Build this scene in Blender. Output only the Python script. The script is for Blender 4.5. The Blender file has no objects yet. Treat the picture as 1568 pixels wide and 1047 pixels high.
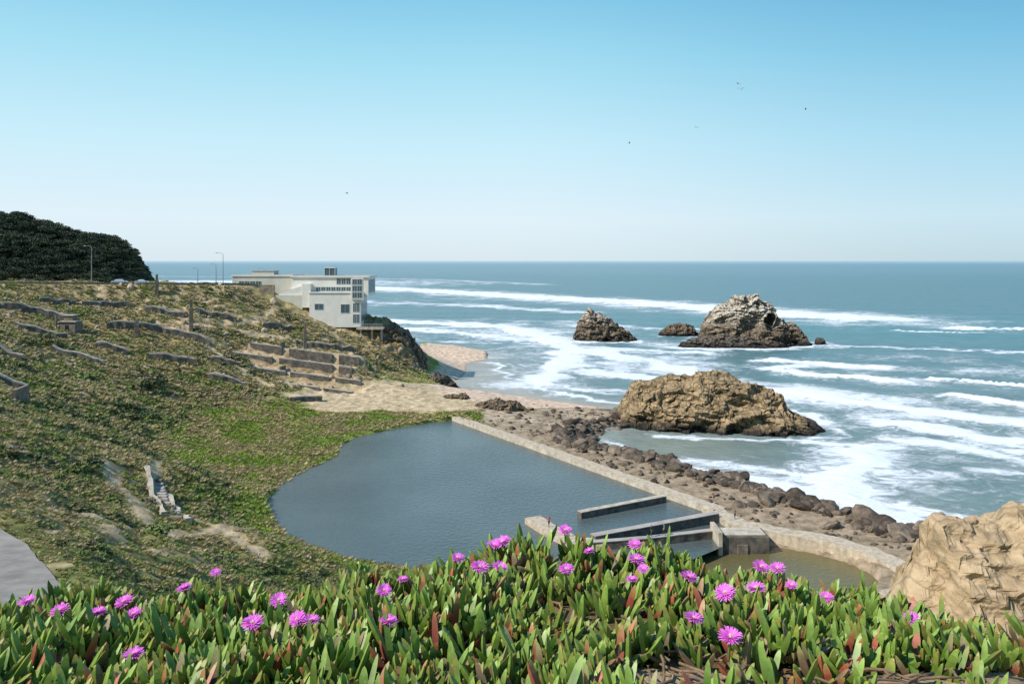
import bpy, math, random, numpy as np
from mathutils import Vector, Matrix
random.seed(4); rng=np.random.default_rng(7)
scene=bpy.context.scene
# ---------------------------------------------------------------- noise
PT=rng.permutation(4096); 
def _h(i,j,k=0): return PT[(PT[(PT[i&4095]+j)&4095]+k)&4095]
def perlin(x,y,z=None):
    x=np.asarray(x,float); y=np.asarray(y,float)
    z=np.zeros_like(x) if z is None else np.asarray(z,float)
    xi=np.floor(x).astype(int); yi=np.floor(y).astype(int); zi=np.floor(z).astype(int)
    xf=x-xi; yf=y-yi; zf=z-zi
    f=lambda t:t*t*t*(t*(t*6-15)+10)
    u,v,w=f(xf),f(yf),f(zf); out=0
    for a in (0,1):
        for b in (0,1):
            for c in (0,1):
                h=_h(xi+a,yi+b,zi+c)
                th=h*0.7390851; ph=(h%97)/97*2-1; r=np.sqrt(1-ph*ph)
                g=(np.cos(th)*r*(xf-a)+np.sin(th)*r*(yf-b)+ph*(zf-c))
                out=out+g*(u if a else 1-u)*(v if b else 1-v)*(w if c else 1-w)
    return out*1.5
def fbm(x,y,z=None,o=4,ridged=False):
    s=0;a=1;t=0;fr=1
    for i in range(o):
        n=perlin(np.asarray(x)*fr+17.3*i,np.asarray(y)*fr-9.1*i,None if z is None else np.asarray(z)*fr+3.7*i)
        if ridged: n=1-2*np.abs(n)
        s=s+a*n;t+=a;a*=.5;fr*=2.03
    return s/t
def sstep(a,b,x):
    t=np.clip((x-a)/(b-a),0,1); return t*t*(3-2*t)
def segdist(X,Y,pts,closed=False):
    d=np.full(np.shape(X),1e9); n=len(pts)
    for i in range(n if closed else n-1):
        a=pts[i];b=pts[(i+1)%n]; vx,vy=b[0]-a[0],b[1]-a[1]
        t=np.clip(((X-a[0])*vx+(Y-a[1])*vy)/(vx*vx+vy*vy+1e-9),0,1)
        d=np.minimum(d,np.hypot(X-a[0]-t*vx,Y-a[1]-t*vy))
    return d
def inpoly(X,Y,pts):
    c=np.zeros(np.shape(X),bool); n=len(pts)
    for i in range(n):
        (x1,y1),(x2,y2)=pts[i][:2],pts[(i+1)%n][:2]
        if y1==y2: continue
        c^=((y1>Y)!=(y2>Y))&(X<(x2-x1)*(Y-y1)/(y2-y1)+x1)
    return c
def sdpoly(X,Y,pts):   # positive inside
    d=segdist(X,Y,pts,True); return np.where(inpoly(X,Y,pts),d,-d)
# ---------------------------------------------------------------- helpers
def link(o): scene.collection.objects.link(o); return o
def mesh_np(name,V,F,smooth=True,mat=None,col=None,do_link=True):
    V=np.asarray(V,np.float32);F=np.asarray(F,np.int32);k=F.shape[1]
    me=bpy.data.meshes.new(name); me.vertices.add(len(V)); me.vertices.foreach_set('co',V.ravel())
    me.loops.add(F.size); me.loops.foreach_set('vertex_index',F.ravel())
    me.polygons.add(len(F)); me.polygons.foreach_set('loop_start',np.arange(len(F),dtype=np.int32)*k)
    me.update(calc_edges=True); me.validate()
    me.polygons.foreach_set('use_smooth',np.full(len(me.polygons),smooth))
    if col is not None:
        ca=me.color_attributes.new('Col','FLOAT_COLOR','POINT')
        c=np.ones((len(V),4),np.float32); c[:,:col.shape[1]]=col; ca.data.foreach_set('color',c.ravel())
    if mat: me.materials.append(mat)
    o=bpy.data.objects.new(name,me)
    if do_link: link(o)
    return o
def gridF(nx,ny):
    i=np.arange(nx-1)[None,:]+np.arange(ny-1)[:,None]*nx
    return np.stack([i,i+1,i+nx+1,i+nx],-1).reshape(-1,4)
def mat_new(name):
    m=bpy.data.materials.new(name); m.use_nodes=True; nt=m.node_tree
    b=nt.nodes['Principled BSDF']; return m,nt,b
def N(nt,t,**kw):
    n=nt.nodes.new(t)
    for k,v in kw.items():
        if k in n.inputs: n.inputs[k].default_value=v
        else: setattr(n,k,v)
    return n
def noise_mat(name,c1,c2,scale=1.0,rough=.85,bump=.3,bdist=.1,detail=8,c3=None,attr=False,spec=.2,island=0,stretch=(1,1,1)):
    m,nt,b=mat_new(name); L=nt.links.new
    tc=N(nt,'ShaderNodeNewGeometry'); mp=N(nt,'ShaderNodeMapping'); mp.inputs['Scale'].default_value=stretch
    L(tc.outputs['Position'],mp.inputs['Vector'])
    n=N(nt,'ShaderNodeTexNoise'); n.inputs['Scale'].default_value=scale; n.inputs['Detail'].default_value=detail; n.inputs['Roughness'].default_value=.65
    L(mp.outputs[0],n.inputs['Vector'])
    r=N(nt,'ShaderNodeValToRGB'); r.color_ramp.elements[0].position=.33; r.color_ramp.elements[1].position=.67
    r.color_ramp.elements[0].color=(*c1,1); r.color_ramp.elements[1].color=(*c2,1)
    if c3: e=r.color_ramp.elements.new(.5); e.color=(*c3,1)
    L(n.outputs['Fac'],r.inputs['Fac']); out=r.outputs['Color']
    if attr:
        a=N(nt,'ShaderNodeAttribute'); a.attribute_name='Col'
        mx=N(nt,'ShaderNodeMixRGB'); mx.blend_type='MULTIPLY'; mx.inputs[0].default_value=1
        L(out,mx.inputs[1]); L(a.outputs['Color'],mx.inputs[2]); out=mx.outputs[0]
    if island:
        oi=N(nt,'ShaderNodeObjectInfo'); mr=N(nt,'ShaderNodeMapRange'); mr.inputs['To Min'].default_value=1-island; mr.inputs['To Max'].default_value=1+island
        L(oi.outputs['Random'],mr.inputs['Value'])
        mx=N(nt,'ShaderNodeVectorMath',operation='SCALE'); L(out,mx.inputs[0]); L(mr.outputs[0],mx.inputs['Scale']); out=mx.outputs[0]
    L(out,b.inputs['Base Color']); b.inputs['Roughness'].default_value=rough; b.inputs['Specular IOR Level'].default_value=spec
    if bump:
        bp=N(nt,'ShaderNodeBump'); bp.inputs['Strength'].default_value=bump; bp.inputs['Distance'].default_value=bdist
        L(n.outputs['Fac'],bp.inputs['Height']); L(bp.outputs[0],b.inputs['Normal'])
    return m
class Parts:
    """collects boxes/prisms into one mesh with material slots"""
    def __init__(s): s.V=[];s.F=[];s.M=[];s.mats=[]
    def mi(s,m):
        if m not in s.mats: s.mats.append(m)
        return s.mats.index(m)
    def add(s,V,F,m):
        o=len(s.V); s.V+= [tuple(v) for v in V]; s.F+=[tuple(o+i for i in f) for f in F]; s.M+=[s.mi(m)]*len(F)
    def box(s,x0,x1,y0,y1,z0,z1,m,taper=0):
        t=taper
        V=[(x0,y0,z0),(x1,y0,z0),(x1,y1,z0),(x0,y1,z0),(x0+t,y0+t,z1),(x1-t,y0+t,z1),(x1-t,y1-t,z1),(x0+t,y1-t,z1)]
        s.add(V,[(0,3,2,1),(4,5,6,7),(0,1,5,4),(1,2,6,5),(2,3,7,6),(3,0,4,7)],m)
    def tube(s,pts,rads,m,k=8):
        pts=[Vector(p) for p in pts]; V=[]
        for i,p in enumerate(pts):
            d=(pts[min(i+1,len(pts)-1)]-pts[max(i-1,0)]).normalized()
            a=d.orthogonal().normalized(); b=d.cross(a)
            if i and abs(d.z)>.99: a=Vector((1,0,0)); b=d.cross(a)
            for j in range(k):
                t=2*math.pi*j/k; V.append(p+(a*math.cos(t)+b*math.sin(t))*rads[i])
        F=[(i*k+j,i*k+(j+1)%k,(i+1)*k+(j+1)%k,(i+1)*k+j) for i in range(len(pts)-1) for j in range(k)]
        F+=[tuple(range(k))[::-1],tuple((len(pts)-1)*k+j for j in range(k))]
        s.add(V,F,m)
    def obj(s,name,bevel=0,loc=(0,0,0),rot=0,smooth=False,do_link=True):
        me=bpy.data.meshes.new(name); me.from_pydata(s.V,[],s.F)
        for m in s.mats: me.materials.append(m)
        me.polygons.foreach_set('material_index',s.M); me.update()
        if smooth: me.polygons.foreach_set('use_smooth',[True]*len(s.F))
        o=bpy.data.objects.new(name,me); o.location=loc; o.rotation_euler=(0,0,rot)
        if do_link: link(o)
        if bevel:
            b=o.modifiers.new('bev','BEVEL'); b.width=bevel; b.segments=2; b.limit_method='ANGLE'
        return o
def scatter(name,P,scl,rot,idx,variants):
    col=bpy.data.collections.new(name+'_parts')
    for v in variants: col.objects.link(v)
    me=bpy.data.meshes.new(name); me.vertices.add(len(P)); me.vertices.foreach_set('co',np.asarray(P,np.float32).ravel())
    a=me.attributes.new('scl','FLOAT_VECTOR','POINT'); a.data.foreach_set('vector',np.asarray(scl,np.float32).ravel())
    a=me.attributes.new('rotv','FLOAT_VECTOR','POINT'); a.data.foreach_set('vector',np.asarray(rot,np.float32).ravel())
    a=me.attributes.new('vidx','INT','POINT'); a.data.foreach_set('value',np.asarray(idx,np.int32))
    o=link(bpy.data.objects.new(name,me))
    g=bpy.data.node_groups.new(name,'GeometryNodeTree')
    g.interface.new_socket('Geometry',in_out='INPUT',socket_type='NodeSocketGeometry')
    g.interface.new_socket('Geometry',in_out='OUTPUT',socket_type='NodeSocketGeometry')
    gi=g.nodes.new('NodeGroupInput');go=g.nodes.new('NodeGroupOutput'); iop=g.nodes.new('GeometryNodeInstanceOnPoints')
    ci=g.nodes.new('GeometryNodeCollectionInfo'); ci.inputs['Collection'].default_value=col; ci.inputs['Separate Children'].default_value=True; ci.inputs['Reset Children'].default_value=True
    def na(n,t):
        x=g.nodes.new('GeometryNodeInputNamedAttribute'); x.data_type=t; x.inputs['Name'].default_value=n
        return [q for q in x.outputs if q.enabled and q.name=='Attribute'][0]
    L=g.links.new; L(gi.outputs[0],iop.inputs['Points']); L(ci.outputs[0],iop.inputs['Instance']); iop.inputs['Pick Instance'].default_value=True
    L(na('vidx','INT'),iop.inputs['Instance Index']); L(na('scl','FLOAT_VECTOR'),iop.inputs['Scale'])
    e=g.nodes.new('FunctionNodeEulerToRotation'); L(na('rotv','FLOAT_VECTOR'),e.inputs[0]); L(e.outputs[0],iop.inputs['Rotation'])
    L(iop.outputs[0],go.inputs[0]); o.modifiers.new('scatter','NODES').node_group=g
    return o
# ---------------------------------------------------------------- geography (metres; sea level z=0, +Y away to the south)
EYE=45.0
POOL=[(-14.5,210.9),(-21.1,207.5),(-30.1,199.4),(-37.2,189.8),(-39.3,181.7),(-37.6,172.5),(-38.9,166.9),(-42,158.1),(-43.5,147.7),(-43,137.7),(-39,129.1),(-34.4,122),(-28.9,115.9),(-23.2,111.4),(-16.5,109.5),(-5,108),(10,108),(24,112),(33,120),(34,133.4)]
POOL2=[(26,119),(39.4,121),(45,117.9),(48.9,113.6),(50.2,108.2),(48,104),(40,99),(24,99),(18,106)]
SHORE=[(66,122.8),(60.8,126.5),(57.2,132.6),(54.6,140.1),(48.9,146.8),(44,155),(36.9,162.9),(30.7,173.2),(23.2,181.8),(16.3,188),(15.3,198.2),(20.8,209.5),(32.5,222),(36,232),(32,242),(26,249),(20,254),(10,263),(2,280),(-6,303),(-11,339),(-12,386),(-28,396),(-46,392),(-48,360),(-46,330),(-60,325),(-80,332),(-112,332),(-138,350),(-162,400),(-240,520),(-600,1300),(-2500,1300),(-2500,-600),(500,-600),(300,0),(130,80),(90,108)]
CP=[(-115,200,19),(-167,260,36.7),(-129,235,25.3),(-128.5,200,25),(-96.4,150,20.2),(-70.7,110,19.6),(-51,80,21.3),(-35,55,24.2),(-25.7,40,27.6),(-22.4,40,27.4),(-36.8,62,23),(-31,65,19.9),(-31.7,80,14),(-27.7,88,10.2),(-22.9,92,7.9),(-14.3,95,5.9),
(-84,150,15.2),(-58.9,105,15.6),(-62.2,130,12.8),(-47.9,100,13.7),(-41.7,105,10.4),(-50,135,7.2),(-35.6,105,8.7),(-70,177,4.2),(-63,200,3.8),(-63.5,145,6.7),(-91,190,10.4),(-106.5,190,16.7),(-89,225,11.4),(-101,255,23.7),(-117,245,24.5),(-129,270,33.5),(-82.5,262,18.8),(-92.7,280,30.8),(-111,280,35.4),(-66,285,21.2),(-57.6,288,19.7),(-68.4,250,11.8),(-50.2,262,10.2),(-41.5,275,8.5),(-59.7,232,6.6),(-43.3,236,5.9),(-28,238,5.2),(-48,206,3.8),(-15,219,4.3),(-28,213,3.8),(-12,232,4.2),
(-46,300,21.5),(-36,300,10),(-31,292,4),(-55,310,20),(-100,310,33),(-80,305,33),(-26,335,1.8),(-20,370,1.8),(-38,360,2.4),(-10.5,263,2.2),(0,250,2.0),(11.7,217,2.2),(2.7,206,2.6),(21,222,1.2),(26,232,1),
(-45,148,3.2),(-41,185,3.3),(-37,120,3.8),(20,170,2.6),(38,150,2.6),(50,128,2.6),(56,118,3),
(0,12,35.6),(-6,12,35.6),(6,12,35.8),(0,22,30),(-12,24,31.5),(14,22,31),(0,45,18),(18,50,15),(35,60,12),(0,80,7.5),(20,90,4),(45,85,5),(65,100,6),(90,90,10),(40,30,28),(90,40,25),(150,20,30),(0,-20,46),(-60,0,46),(60,-20,44),(-110,60,40),(-180,120,42),(-150,180,34),
(-218,340,57),(-200,340,53.5),(-182,340,48),(-168,338,43.5),(-160,336,39),(-154,334,34),(-260,330,62),(-230,300,46),(-193,300,38.2),(-156,300,36.4),(-130,300,36),(-330,300,66),(-330,450,76),(-240,430,56),(-400,150,70),(-400,0,60),(-250,200,46),(-600,300,80),(-600,-200,80),(-600,800,60),(-150,-100,55),(200,-200,50),(-240,240,40)]
ROAD=[(-260,236),(-205,250),(-165,262),(-140,272),(-118,281),(-104,290),(-96,300)]
PATH=[(-56,69),(-47,67.5),(-41,62.5),(-31.5,50.5),(-26,43),(-20.5,34)]; PZ=[22.0,21.9,22.1,24.0,26,27.5]
TER=[(-84,-49,256,15.2),(-88,-50,249.5,12.6),(-80,-46,243,9.8),(-68,-47,236.5,7.4)]
def terz(i,x): return TER[i][3]+(-62-x)*.13
cp=np.array(CP,float)
def tps(r2): return .5*r2*np.log(r2+1e-9)
_A=tps(((cp[:,None,:2]-cp[None,:,:2])**2).sum(-1))+np.eye(len(cp))*8
_Pm=np.c_[np.ones(len(cp)),cp[:,:2]]
_K=np.block([[_A,_Pm],[_Pm.T,np.zeros((3,3))]]); _w=np.linalg.solve(_K,np.r_[cp[:,2],0,0,0])
def tpsE(X,Y):
    out=_w[-3]+_w[-2]*X+_w[-1]*Y
    for i,(a,b,_) in enumerate(cp): out=out+_w[i]*tps((X-a)**2+(Y-b)**2)
    return out
SX=[-3,-2.2,-1.2,-.7,-.2,.2,.6,.9,1.3,1.8,2.5,4]; SV=[.34,.32,.29,.24,.12,.08,.12,.2,.27,.42,.6,.8]
def canopy(X,Y):
    s=np.interp(X,SX,SV)
    return EYE-1.06-s*np.maximum(Y-2,-.5)/1.2-np.maximum(Y-3.25,0)*.85
def height(X,Y):
    X=np.asarray(X,float);Y=np.asarray(Y,float)
    h=np.clip(tpsE(X,Y),-5,95)
    sd=sdpoly(X,Y,SHORE)
    far=sstep(6,25,np.hypot(X,Y))
    n1=fbm(X/22,Y/22,o=5); n2=fbm(X/5,Y/5,o=3,ridged=True)-.5
    sc=sstep(3.2,9,h)
    h=h+far*(n1*3.0*sc+n2*1.3*sc+.25*n1)
    for i,(a,b,y,z) in enumerate(TER):
        m=sstep(a-4,a,X)*(1-sstep(b,b+4,X))*sstep(y-.1,y+.6,Y)*(1-sstep(y+4.6,y+6.2,Y)); h=h*(1-m)+(terz(i,X)+.25*n2)*m
    pd=segdist(X,Y,PATH); h=np.where(pd<12,h+(np.interp(Y,[p[1] for p in PATH][::-1],PZ[::-1])-h)*(1-sstep(3.2,8,pd)),h)
    rd=segdist(X,Y,ROAD); h=np.where(rd<25,h+(36.2+np.clip((-X-100)*.02,0,3)-h)*(1-sstep(5.5,14,rd)),h)
    cl=np.exp(-(((X+42)/18)**2+((Y-292)/28)**2)); h=h+cl*(fbm(X/6,Y/6,o=4,ridged=True)-.45)*5*sstep(5,12,h)
    jag=fbm(X/7,Y/7,o=4)*3
    hin=np.minimum(h,.05+np.maximum(sd+jag*sstep(2,8,h),0)*2.0)
    h=np.where(sd>0,hin,np.maximum(sd*.18,-7))
    p=sdpoly(X,Y,POOL)
    mz=(p<=0)&(X<-8)&(Y>100)&(Y<217)&(X>-110); h=np.where(mz,np.maximum(h,3.0+np.minimum(-p*.09,.5)+n1*.25*sstep(0,8,-p)),h)
    h=np.where(p>0,np.minimum(3.0-.5*p,3),h); h=np.where(p>4,1,h)
    p2=sdpoly(X,Y,POOL2); h=np.where((p2>-3)&(p2<=0),np.maximum(h,1.85-p2*.3),h); h=np.where(p2>0,np.minimum(h,1.8-.4*p2),h)
    g=canopy(X,Y)-.09+fbm(X*2,Y*2,o=3)*.03
    k=1-sstep(3,11,np.hypot(X*.8,Y)); g2=np.where(Y<2,EYE-1.1+.0*Y,g)
    return h*(1-k)+g2*k
def axis(parts):
    a=[]
    for lo,hi,st in parts: a.append(np.arange(lo,hi,st))
    return np.unique(np.concatenate(a))
gx=axis([(-2500,-700,200),(-700,-270,14),(-270,-190,2.5),(-190,-3,.8),(-3,3,.07),(3,90,.8),(90,160,3),(160,501,40)])
gy=axis([(-600,-40,40),(-40,1,3),(1,5,.06),(5,30,.5),(30,330,.75),(330,400,1.2),(400,560,8),(560,1301,60)])
GX,GY=np.meshgrid(gx,gy); GH=height(GX,GY)
def samp(A,x,y):
    x=np.asarray(x,float);y=np.asarray(y,float)
    i=np.clip(np.searchsorted(gx,x)-1,0,len(gx)-2); j=np.clip(np.searchsorted(gy,y)-1,0,len(gy)-2)
    u=np.clip((x-gx[i])/(gx[i+1]-gx[i]),0,1); v=np.clip((y-gy[j])/(gy[j+1]-gy[j]),0,1)
    return A[j,i]*(1-u)*(1-v)+A[j,i+1]*u*(1-v)+A[j+1,i]*(1-u)*v+A[j+1,i+1]*u*v
def H(x,y): return samp(GH,x,y)
dzy,dzx=np.gradient(GH,gy,gx); SL=np.hypot(dzx,dzy)
def mixc(a,b,t): return a*(1-t[...,None])+np.array(b)*t[...,None]
n1=fbm(GX/14,GY/14,o=5); n2=fbm(GX/3.5+40,GY/3.5,o=4); n3=fbm(GX/45+9,GY/45,o=3)
upper=sstep(205,260,GY)
C=np.zeros(GX.shape+(3,))+np.array([.18,.19,.06])
C=mixc(C,[.35,.28,.135],sstep(-.12,.33,n1+.3*n2+.33*upper))
C=mixc(C,[.10,.125,.04],sstep(.05,.35,-n1+.4*n3-.2*upper))
BARE=sstep(.17,.32,n2+.3*n3+.15*upper+.25*n1-.05)*(GY>30)
C=mixc(C,[.52,.39,.24],BARE*.85)
marsh=(1-sstep(5,8.5,GH+2.5*n1))*sstep(108,118,GY)*(1-sstep(-14,-8,GX))*(GH>2.5)
C=mixc(C,[.21,.27,.05],marsh); C=mixc(C,[.38,.32,.10],marsh*sstep(-.05,.25,n1+.5*n2)*.85)
C=mixc(C,[.12,.13,.035],marsh*sstep(.1,.35,n2)*.6)
C=mixc(C,[.29,.20,.115],sstep(.75,1.3,SL+.3*n2)*(GY>60)*.9)
SAND=[(-66,228),(-58,240),(-40,252),(-28,262),(-24,275),(-5,275),(-2,240),(-6,222),(-20,216),(-36,217),(-50,214)]
s=sdpoly(GX,GY,SAND)+n1*8; C=mixc(C,[.58,.44,.29],sstep(-1,2.5,s)*.92*(1-.35*sstep(.1,.4,n2)))
for i,(a,b,y,z) in enumerate(TER): C=mixc(C,[.54,.40,.25],sstep(a-5,a,GX+3*n2)*(1-sstep(b,b+4,GX+3*n2))*sstep(y-.5,y+.5,GY)*(1-sstep(y+5,y+6,GY))*sstep(-.5,.1,n2+.3))
BE=[(-27,248),(-30,285),(-27,310),(-60,345),(-60,400),(5,400),(15,262),(26,256),(34,244),(20,238),(-5,226)]
s=sdpoly(GX,GY,BE)
rub=sstep(0,2,GX-np.interp(GY,[90,133,211,220],[20,36,-11,-9]))*(GY<240)*(GY>60)*(1-sstep(8,14,GH)); C=mixc(C,[.33,.25,.17],rub*(GX>-20)); C=mixc(C,[.48,.37,.26],rub*(GX>-20)*sstep(178,200,GY)*sstep(-.25,.15,n1+.4*n2)); C=mixc(C,[.13,.10,.075],rub*(1-sstep(.4,1.0,GH)))
C=mixc(C,[.70,.52,.38],sstep(-2,1,s)*(GH<4.8)); C=mixc(C,[.52,.39,.30],sstep(-2,1,s)*(1-sstep(.05,.25,GH+.1*n2)))
TR=[[(-47,82),(-42,92),(-36,103),(-33,110)],[(-60,118),(-50,106),(-44,96)],[(-110,262),(-104,255),(-98,258)],[(-75,292),(-66,281),(-58,276),(-52,266)],[(-70,232),(-80,238),(-95,248),(-112,252)],[(-62,140),(-54,120),(-40,104),(-30,96)],[(-96,262),(-88,270),(-84,282)],[(-60,262),(-74,268),(-90,262)]]
for t in TR: C=mixc(C,[.52,.40,.25],1-sstep(.5,1.7,segdist(GX,GY,t)+n2*1.4))
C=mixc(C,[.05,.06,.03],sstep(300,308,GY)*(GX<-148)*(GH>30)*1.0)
near=1-sstep(6,14,np.hypot(GX,GY)); C=mixc(C,[.20,.135,.075],near)
C=mixc(C,[.50,.38,.25],near*sstep(.2,.5,fbm(GX*1.6,GY*1.6,o=3)+.7*(GX>.3)*(GY<2.3)))
C=mixc(C,[.30,.25,.18],(1-sstep(0,3,GH))*(GH<0)*1.0)
gm=noise_mat('terrain_cover',(.5,.5,.45),(1.4,1.4,1.4),scale=.55,rough=.95,bump=.7,bdist=.5,attr=True,spec=.1,detail=12)
mesh_np('ground',np.stack([GX,GY,GH],-1).reshape(-1,3),gridF(len(gx),len(gy)),True,gm,C.reshape(-1,3))
# ---------------------------------------------------------------- sea
sx=axis([(-60000,-5000,5000),(-5000,-1400,300),(-1400,-260,10),(-260,-60,3),(-60,190,1.1),(190,420,2.5),(420,1500,10),(1500,6000,300),(6000,60001,5000)])
sy=np.unique(np.concatenate([np.arange(-3000,80,400),90*1.0052**np.arange(0,640),2500*1.12**np.arange(0,30),[70000.]]))
SXg,SYg=np.meshgrid(sx,sy)
ds=np.clip(SYg/250,.6,4)
wx=fbm(SXg/14,SYg/14,o=5)*11*ds; wy=fbm(SXg/16+50,SYg/14+9,o=5)*11*ds
PX=SXg+wx; PY=SYg+wy
BANDS=[ # (polyline,width,peak,crest)
([(-900,1500),(-500,1480),(-229,1307),(-77,1120),(36,963),(124,858),(192,742),(228,670),(271,617)],50,.98,2.2),
([(-1100,2300),(-600,2150),(-200,1900),(60,1500)],60,.6,0),
([(-1100,1700),(-700,1750),(-400,1600)],90,.75,0),
([(-300,1000),(-150,860),(-40,800),(60,700)],36,.66,0),
([(-200,700),(-130,640),(-88,584),(-40,570),(-6,538),(30,440)],20,.88,1.0),
([(-130,520),(-60,520),(-10,470),(30,430)],15,.8,.6),([(-90,470),(-50,450),(-10,430)],9,.66,.2),
([(29,416),(26,375),(21,339),(9,294)],13,.92,.3),([(60,560),(90,530),(130,520)],12,.7,.4),
([(40,400),(60,350),(75,320)],17,.8,.3),([(20,330),(45,310),(80,300)],12,.78,.2),([(10,300),(30,275),(60,262)],6,.62,0),
([(30,420),(60,400),(95,385)],12,.76,.2),
([(118,361),(135,345),(152,335)],7,1,1.4),([(104,330),(120,340)],8,.85,.3),
([(108,323),(130,306),(148,297)],6.5,1,1.5),
([(160,300),(185,286),(205,280)],3,.95,1.5),
([(86,280),(100,268),(108.5,256),(122,242),(133,227),(150,208)],11,1.05,.8),([(145,262),(156,252),(170,236)],7,1,1.6),
([(295,523),(380,500),(460,480)],7,1,2.2),([(250,510),(290,490)],4,.8,1),([(170,420),(230,400),(300,370)],6,.7,.5),
([(89.7,193),(80,182),(72,170.5),(65,160),(63,152),(66,142),(66,134)],5.5,1.05,.5),
([(89.7,193),(84,196),(72,198)],3,.9,.3),
([(31,176),(40,167),(50,160),(60,153)],6,.95,.1),([(36,180),(50,172),(62,166)],5,.75,0),
([(24,200),(30,190),(38,181)],.8,.9,.1),
([(40,202),(55,203),(72,202),(84,206),(88,215)],2.6,.75,0),([(88,222),(86,232),(80,244)],4,.85,0),
([(49,148),(55,142),(60,134),(64,127)],3,.85,0),([(70,150),(80,140),(85,128)],5,.72,0),
([(-9,350),(-2,310),(5,289),(14,270),(26,259),(36,251)],2.0,.9,0),([(-1,350),(7,317),(15,294),(26,276)],2.4,.66,0),
([(34,442),(52,438),(74,446)],4,.9,0),([(90,476),(115,476)],3,.85,0),([(84,416),(100,408),(125,407),(148,415),(165,425)],6,1.0,0),
([(105,220),(120,205),(140,190)],9,.84,.4),([(100,170),(120,160)],8,.72,.2),([(95,205),(110,190),(118,175)],8,.74,.2),([(120,190),(150,170)],7,.72,.2)]
foam=np.zeros_like(SXg); crest=np.zeros_like(SXg)
mk=(SYg>80)&(SYg<3500)&(np.abs(SXg)<1500)
vary=1+.5*fbm(SXg[mk]/40+3,SYg[mk]/25,o=4)
for pl,w,pk,cr in BANDS:
    d=segdist(PX[mk],PY[mk],pl)
    f=np.maximum(pk*vary*np.exp(-(d/w)**2*.8),.66*pk*vary*np.exp(-(d/(w*3.0+2))**2)); foam[mk]=np.maximum(foam[mk],f)
    if cr: crest[mk]+=cr*np.exp(-(d/(w*.6))**2)
ZN=[(105,180,60,55,.60),(85,250,60,40,.55),(60,340,70,80,.57),(0,520,170,170,.55),(-500,1600,700,450,.62),(-100,900,300,250,.46),(100,430,60,40,.60),(190,330,130,120,.48),(55,170,30,22,.54),(60,150,20,18,.52),(150,900,500,350,.36),(330,560,220,100,.36),(150,150,60,60,.54),(10,400,50,70,.55)]
zn=np.zeros_like(foam)
for a,b,rx,ry,dn in ZN: zn=np.maximum(zn,dn*np.exp(-(((PX-a)/rx)**2+((PY-b)/ry)**2)**1.5))
zn=zn*(1+.8*fbm(SXg/30,SYg/24,o=4)); foam=np.clip(np.maximum(foam,zn),0,1)
sw=np.sin(SYg/9+SXg/60+3*fbm(SXg/90,SYg/90,o=2))*.22+fbm(SXg/6,SYg/4,o=3)*.25
sdS=sdpoly(SXg,SYg,SHORE); calm=sstep(0,25,-sdS)*(1-.6*np.exp(-(((SXg-35)/25)**2+((SYg-195)/22)**2)))
SZ=(sw*(SYg<3000)+crest*.8)*calm*(SYg>60)
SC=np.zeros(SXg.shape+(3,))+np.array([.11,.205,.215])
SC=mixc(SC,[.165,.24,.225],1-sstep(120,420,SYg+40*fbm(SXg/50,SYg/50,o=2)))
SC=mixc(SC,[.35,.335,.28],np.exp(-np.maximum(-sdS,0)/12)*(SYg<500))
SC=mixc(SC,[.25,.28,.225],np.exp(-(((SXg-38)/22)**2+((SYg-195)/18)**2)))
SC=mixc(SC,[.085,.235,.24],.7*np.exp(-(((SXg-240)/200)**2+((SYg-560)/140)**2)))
SC=mixc(SC,[.14,.235,.265],sstep(1000,4000,SYg)); SC=mixc(SC,[.32,.43,.47],sstep(4500,25000,SYg))  # distance haze painted into the water colour, paler towards the horizon
SC4=np.concatenate([SC,foam[...,None]],-1)
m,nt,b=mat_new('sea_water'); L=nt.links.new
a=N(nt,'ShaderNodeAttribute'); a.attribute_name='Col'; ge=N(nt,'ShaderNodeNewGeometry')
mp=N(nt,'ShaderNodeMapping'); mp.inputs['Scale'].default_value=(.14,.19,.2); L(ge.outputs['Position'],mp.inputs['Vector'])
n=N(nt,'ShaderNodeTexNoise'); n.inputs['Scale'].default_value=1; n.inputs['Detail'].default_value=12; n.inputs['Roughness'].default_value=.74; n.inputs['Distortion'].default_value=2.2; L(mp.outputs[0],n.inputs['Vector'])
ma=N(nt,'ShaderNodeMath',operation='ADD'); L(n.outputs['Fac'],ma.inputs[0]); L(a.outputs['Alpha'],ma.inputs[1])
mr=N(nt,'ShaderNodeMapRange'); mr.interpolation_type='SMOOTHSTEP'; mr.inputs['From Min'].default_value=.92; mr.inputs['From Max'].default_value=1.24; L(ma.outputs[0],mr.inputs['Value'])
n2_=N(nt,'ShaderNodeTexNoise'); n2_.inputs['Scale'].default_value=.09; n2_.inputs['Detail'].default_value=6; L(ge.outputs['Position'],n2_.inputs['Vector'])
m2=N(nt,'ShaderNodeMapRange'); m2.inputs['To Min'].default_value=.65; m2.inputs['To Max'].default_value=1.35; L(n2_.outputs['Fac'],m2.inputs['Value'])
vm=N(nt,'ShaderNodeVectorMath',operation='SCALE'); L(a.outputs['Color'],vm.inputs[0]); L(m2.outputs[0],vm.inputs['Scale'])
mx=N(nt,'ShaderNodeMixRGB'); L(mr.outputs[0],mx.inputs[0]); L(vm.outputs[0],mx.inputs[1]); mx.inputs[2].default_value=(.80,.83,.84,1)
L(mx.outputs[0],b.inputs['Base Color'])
rr=N(nt,'ShaderNodeMapRange'); rr.inputs['To Min'].default_value=.3; rr.inputs['To Max'].default_value=.8; L(mr.outputs[0],rr.inputs['Value']); L(rr.outputs[0],b.inputs['Roughness'])
b.inputs['IOR'].default_value=1.33; b.inputs['Specular IOR Level'].default_value=.3
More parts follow.
